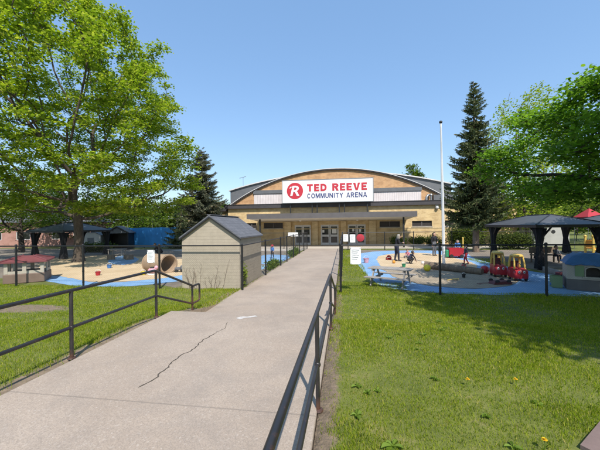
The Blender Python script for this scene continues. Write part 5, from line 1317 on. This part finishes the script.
person('person in black clothes crouching by the back of the left yard before the blue screen', (-13.9, 21.0, G_), R_(115), 1.55,
       dict(pelvis=(0, -.10, .22), waist=(0, -.04, .32), chest=(0, .07, .42), neck=(0, .13, .49), head=(0, .19, .555), shL=(-.1, .1, .47), shR=(.1, .1, .47), elL=(-.13, .2, .33), wrL=(-.08, .3, .22), elR=(.13, .2, .33), wrR=(.08, .3, .22),
            hiL=(-.055, -.09, .21), knL=(-.09, .12, .27), anL=(-.07, -.02, .045), hiR=(.055, -.09, .21), knR=(.09, .12, .27), anR=(.07, -.02, .045)), ('c_black', 'c_black'), 'hair_dark')
person('child in orange top sitting at the bench inside the right gazebo', (10.6, 18.05, LOW+.33), R_(175), 1.05,
       dict(pelvis=(0, 0, .09), waist=(0, .01, .18), chest=(0, .03, .29), neck=(0, .04, .385), head=(0, .055, .48), shL=(-.1, .03, .35), shR=(.1, .03, .35), elL=(-.14, .08, .23), wrL=(-.09, .2, .16), elR=(.14, .08, .23), wrR=(.09, .2, .16),
            hiL=(-.055, .02, .08), knL=(-.07, .22, .09), anL=(-.07, .23, -.16), hiR=(.055, .02, .08), knR=(.07, .22, .09), anR=(.07, .23, -.16)), ('c_orange', 'c_black'), 'hair_dark', 1.25)
person('child in grey blue top sitting at the bench, right of the child in orange', (11.3, 18.05, LOW+.33), R_(190), 1.05,
       dict(pelvis=(0, 0, .09), waist=(0, .01, .18), chest=(0, .03, .29), neck=(0, .04, .385), head=(0, .055, .48), shL=(-.1, .03, .35), shR=(.1, .03, .35), elL=(-.14, .08, .23), wrL=(-.09, .2, .16), elR=(.14, .08, .23), wrR=(.09, .2, .16),
            hiL=(-.055, .02, .08), knL=(-.07, .22, .09), anL=(-.07, .23, -.16), hiR=(.055, .02, .08), knR=(.07, .22, .09), anR=(.07, .23, -.16)), ('c_grey', 'c_navy'), 'hair_dark', 1.25)

# ================================================================== GRASS, WEEDS
def vnoise(x, y, s, seed):
    r = np.random.default_rng(seed); T = r.random((64, 64)); u = x*s; v = y*s
    i = np.floor(u).astype(int); j = np.floor(v).astype(int); fu = u-i; fv = v-j; fu = fu*fu*(3-2*fu); fv = fv*fv*(3-2*fv)
    g = lambda a, b_: T[a % 64, b_ % 64]
    return (g(i, j)*(1-fu)+g(i+1, j)*fu)*(1-fv)+(g(i, j+1)*(1-fu)+g(i+1, j+1)*fu)*fv
def grass():
    rg = np.random.default_rng(99); Xs, Ys = [], []
    def region(x0, x1, y0, y1, dens):
        n = int((x1-x0)*(y1-y0)*dens); Xs.append(rg.uniform(x0, x1, n)); Ys.append(rg.uniform(y0, y1, n))
    region(-.24, 4.5, .6, 3.2, 15000); region(-.24, 7.5, 3.2, 6, 7500); region(-.24, 12, 6, 10.15, 2600); region(-.1, 2.1, 10.1, 11.6, 1700)
    region(-8, -3.55, 1.2, 5, 5200); region(-16, -3.55, 4, 7.2, 3000); region(-18, -3.5, 7.2, 10.5, 1700); region(-3.9, -3.5, 10, 27, 1500); region(-.3, 1.0, 10, 26, 700); region(7.4, 9.0, 16.5, 20, 500)
    X = np.concatenate(Xs); Y = np.concatenate(Ys)
    # keep what the lens (and a step to either side) can see
    cx = X*Rv.x+Y*Rv.y; cy = X*Dv.x+Y*Dv.y
    n1 = vnoise(X, Y, 3.0, 1); n2 = vnoise(X, Y, .9, 2); n3 = vnoise(X, Y, 9, 3)
    keep = (np.abs(cx) < cy*1.05+1.2)
    den = np.clip(.25+.75*n1+.45*(n2-.5), 0, 1)
    bare = np.zeros(len(X)); bare = np.maximum(bare, np.clip(1-np.abs(X+.19)/.2, 0, 1)*np.clip(1.25-Y*.16, .15, 1)); bare = np.maximum(bare, np.clip(1-np.abs(X+3.62)/.32, 0, 1)*(Y < 7))
    bare = np.maximum(bare, np.clip(1.2-((X+7.8)/1.6)**2-((Y-6.1)/.9)**2, 0, 1))
    den = den*(1-np.clip(bare*1.6-(n3-.3)*.9, 0, .97))
    wild = np.where(X > 0, sm(3.2, 1.3, X)*sm(4.5, 2.2, Y), 0); den = den*(1-.55*wild*np.clip((n1-.35)*2.2, 0, 1))
    on_pave = (X > 1.45) & (X < 3.15) & (Y > 1.6) & (Y < 3.1) & ((X-1.55)*.65-(Y-2.45)*.8 > -.62) & (Y-2.45 < (X-1.55)*.75+.02) & (Y-2.45 > -(X-1.55)*1.36)
    inshed = (X > -5.8) & (X < -3.55) & (Y > 10.0)
    keep &= (rg.random(len(X)) < den) & ~on_pave & ~inshed
    keep &= ~((X < -3.7) & (Y > 10.2-.3*n1) & (X < -6.0))
    X, Y, n1, n2 = X[keep], Y[keep], n1[keep], n2[keep]
    n = len(X); Zb = gz(X, Y)+.02*np.sin(X*1.7+.3*Y)*np.sin(Y*1.3)*sm(.3, 1.5, np.abs(X+1.9)-1.65)*(Y < 9.3)-.004
    edge = np.maximum(np.exp(-((X+3.75)/.22)**2), np.exp(-((Y-9.75)/.18)**2)*.8)
    h = (.020+.024*rg.random(n)**1.5)*(.65+.75*n2)*(1+.35*edge)*(1+.012*np.maximum(Y-4, 0)*4)
    w_ = (.0013+.0013*rg.random(n))*(1+np.maximum(Y-2.5, 0)*.26)
    az = rg.uniform(0, 2*np.pi, n); la = rg.uniform(0, 2*np.pi, n); le = h*rg.uniform(.1, .75, n)
    b = np.stack([X, Y, Zb], 1); s = np.stack([np.cos(az), np.sin(az), np.zeros(n)], 1)*w_[:, None]; l = np.stack([np.cos(la)*le, np.sin(la)*le, h], 1)
    mid = b+l*np.array([.38, .38, .62]); tip = b+l
    V = np.stack([b-s, b+s, mid+s*.75, tip, mid-s*.75], 1).reshape(-1, 3)
    o = np_mesh('grass', V, np.arange(n*5).reshape(n, 5), 5, M['grass']); tag(o, 'short green lawn grass on both sides of the walk', 'grass', kind='stuff')
    return n
NG = grass()
def rosette(i, x, y, r, label, nl=9):
    rg = random.Random(100+i); b = MB(); z = float(gz(x, y))
    for k in range(nl):
        a = 2*math.pi*k/nl+rg.uniform(-.6, .6); L = r*rg.uniform(.45, 1.2); w_ = L*rg.uniform(.18, .32); up_ = rg.uniform(.1, .6); P = []
        d = Vector((math.cos(a), math.sin(a), 0)); s = Vector((-d.y, d.x, 0)); rows = []
        for j, (u, ww) in enumerate(((0, .15), (.25, .6), (.5, 1), (.75, .85), (1, .08))):
            p = d*L*u+Vector((0, 0, L*up_*(u-.75*u*u)+.012)); rows.append((p-s*w_*ww+Vector((0, 0, .012*ww)), p-Vector((0, 0, .004)), p+s*w_*ww+Vector((0, 0, .012*ww))))
        pts = [q for row in rows for q in row]
        b.add(pts, [(j*3+c, j*3+c+1, (j+1)*3+c+1, (j+1)*3+c) for j in range(4) for c in range(2)])
    o = b.build('weed', M['weed'], None, True); o.location = (x, y, z); tag(o, label, 'weed', 'broad leaved weeds in the right lawn')
WEEDS = [(.36, 2.44, .095, 'largest broad leaved weed in the right lawn, near the bottom of the photo'),
         (.10, 2.8, .075, 'broad leaved weed close to the right handrail, lower one of two'),
         (.12, 3.3, .07, 'broad leaved weed close to the right handrail, upper one of two')]
rw = random.Random(3)
for k in range(30):
    y = rw.uniform(1.9, 6.2); x = rw.uniform(.15, min(.35+y*.62, 3.4)); WEEDS.append((x, y, rw.uniform(.03, .065), 'small broad leaved weed growing flat in the right lawn'))
for i, wd in enumerate(WEEDS): rosette(i, *wd, nl=rw.randint(5, 11))
def dandelion(i, x, y, label):
    z = float(gz(x, y)); t = thing('dandelion', label, 'dandelion', (x, y, z), 0, 'dandelions in the right lawn'); rg = random.Random(i)
    b = MB(); b.tube([(0, 0, 0), (.008, 0, .05), (.004, .004, .085)], .003, 6); b.build('stem', M['weed'], t)
    b = MB()
    for ring, (r, zz) in enumerate(((.021, .088), (.015, .095), (.008, .100))):
        for k in range(16):
            a = 2*math.pi*(k+.5*ring)/16; c = Vector((.004, .004, .084)); d = Vector((math.cos(a), math.sin(a), 0)); s = Vector((-d.y, d.x, 0))*.0035
            tip = c+d*r+Vector((0, 0, zz-.084)); b.add([c-s*.3, c+s*.3, tip+s, tip-s], [(0, 1, 2, 3)])
    b.build('flower', M['dandelion'], t)
dandelion(1, 1.29, 3.44, 'yellow dandelion flower in the lawn, left one of the upper two')
dandelion(2, 1.79, 3.5, 'yellow dandelion flower in the lawn at the edge of the shade')
dandelion(3, 1.5, 2.55, 'yellow dandelion flower near the bottom edge by the pavement corner')
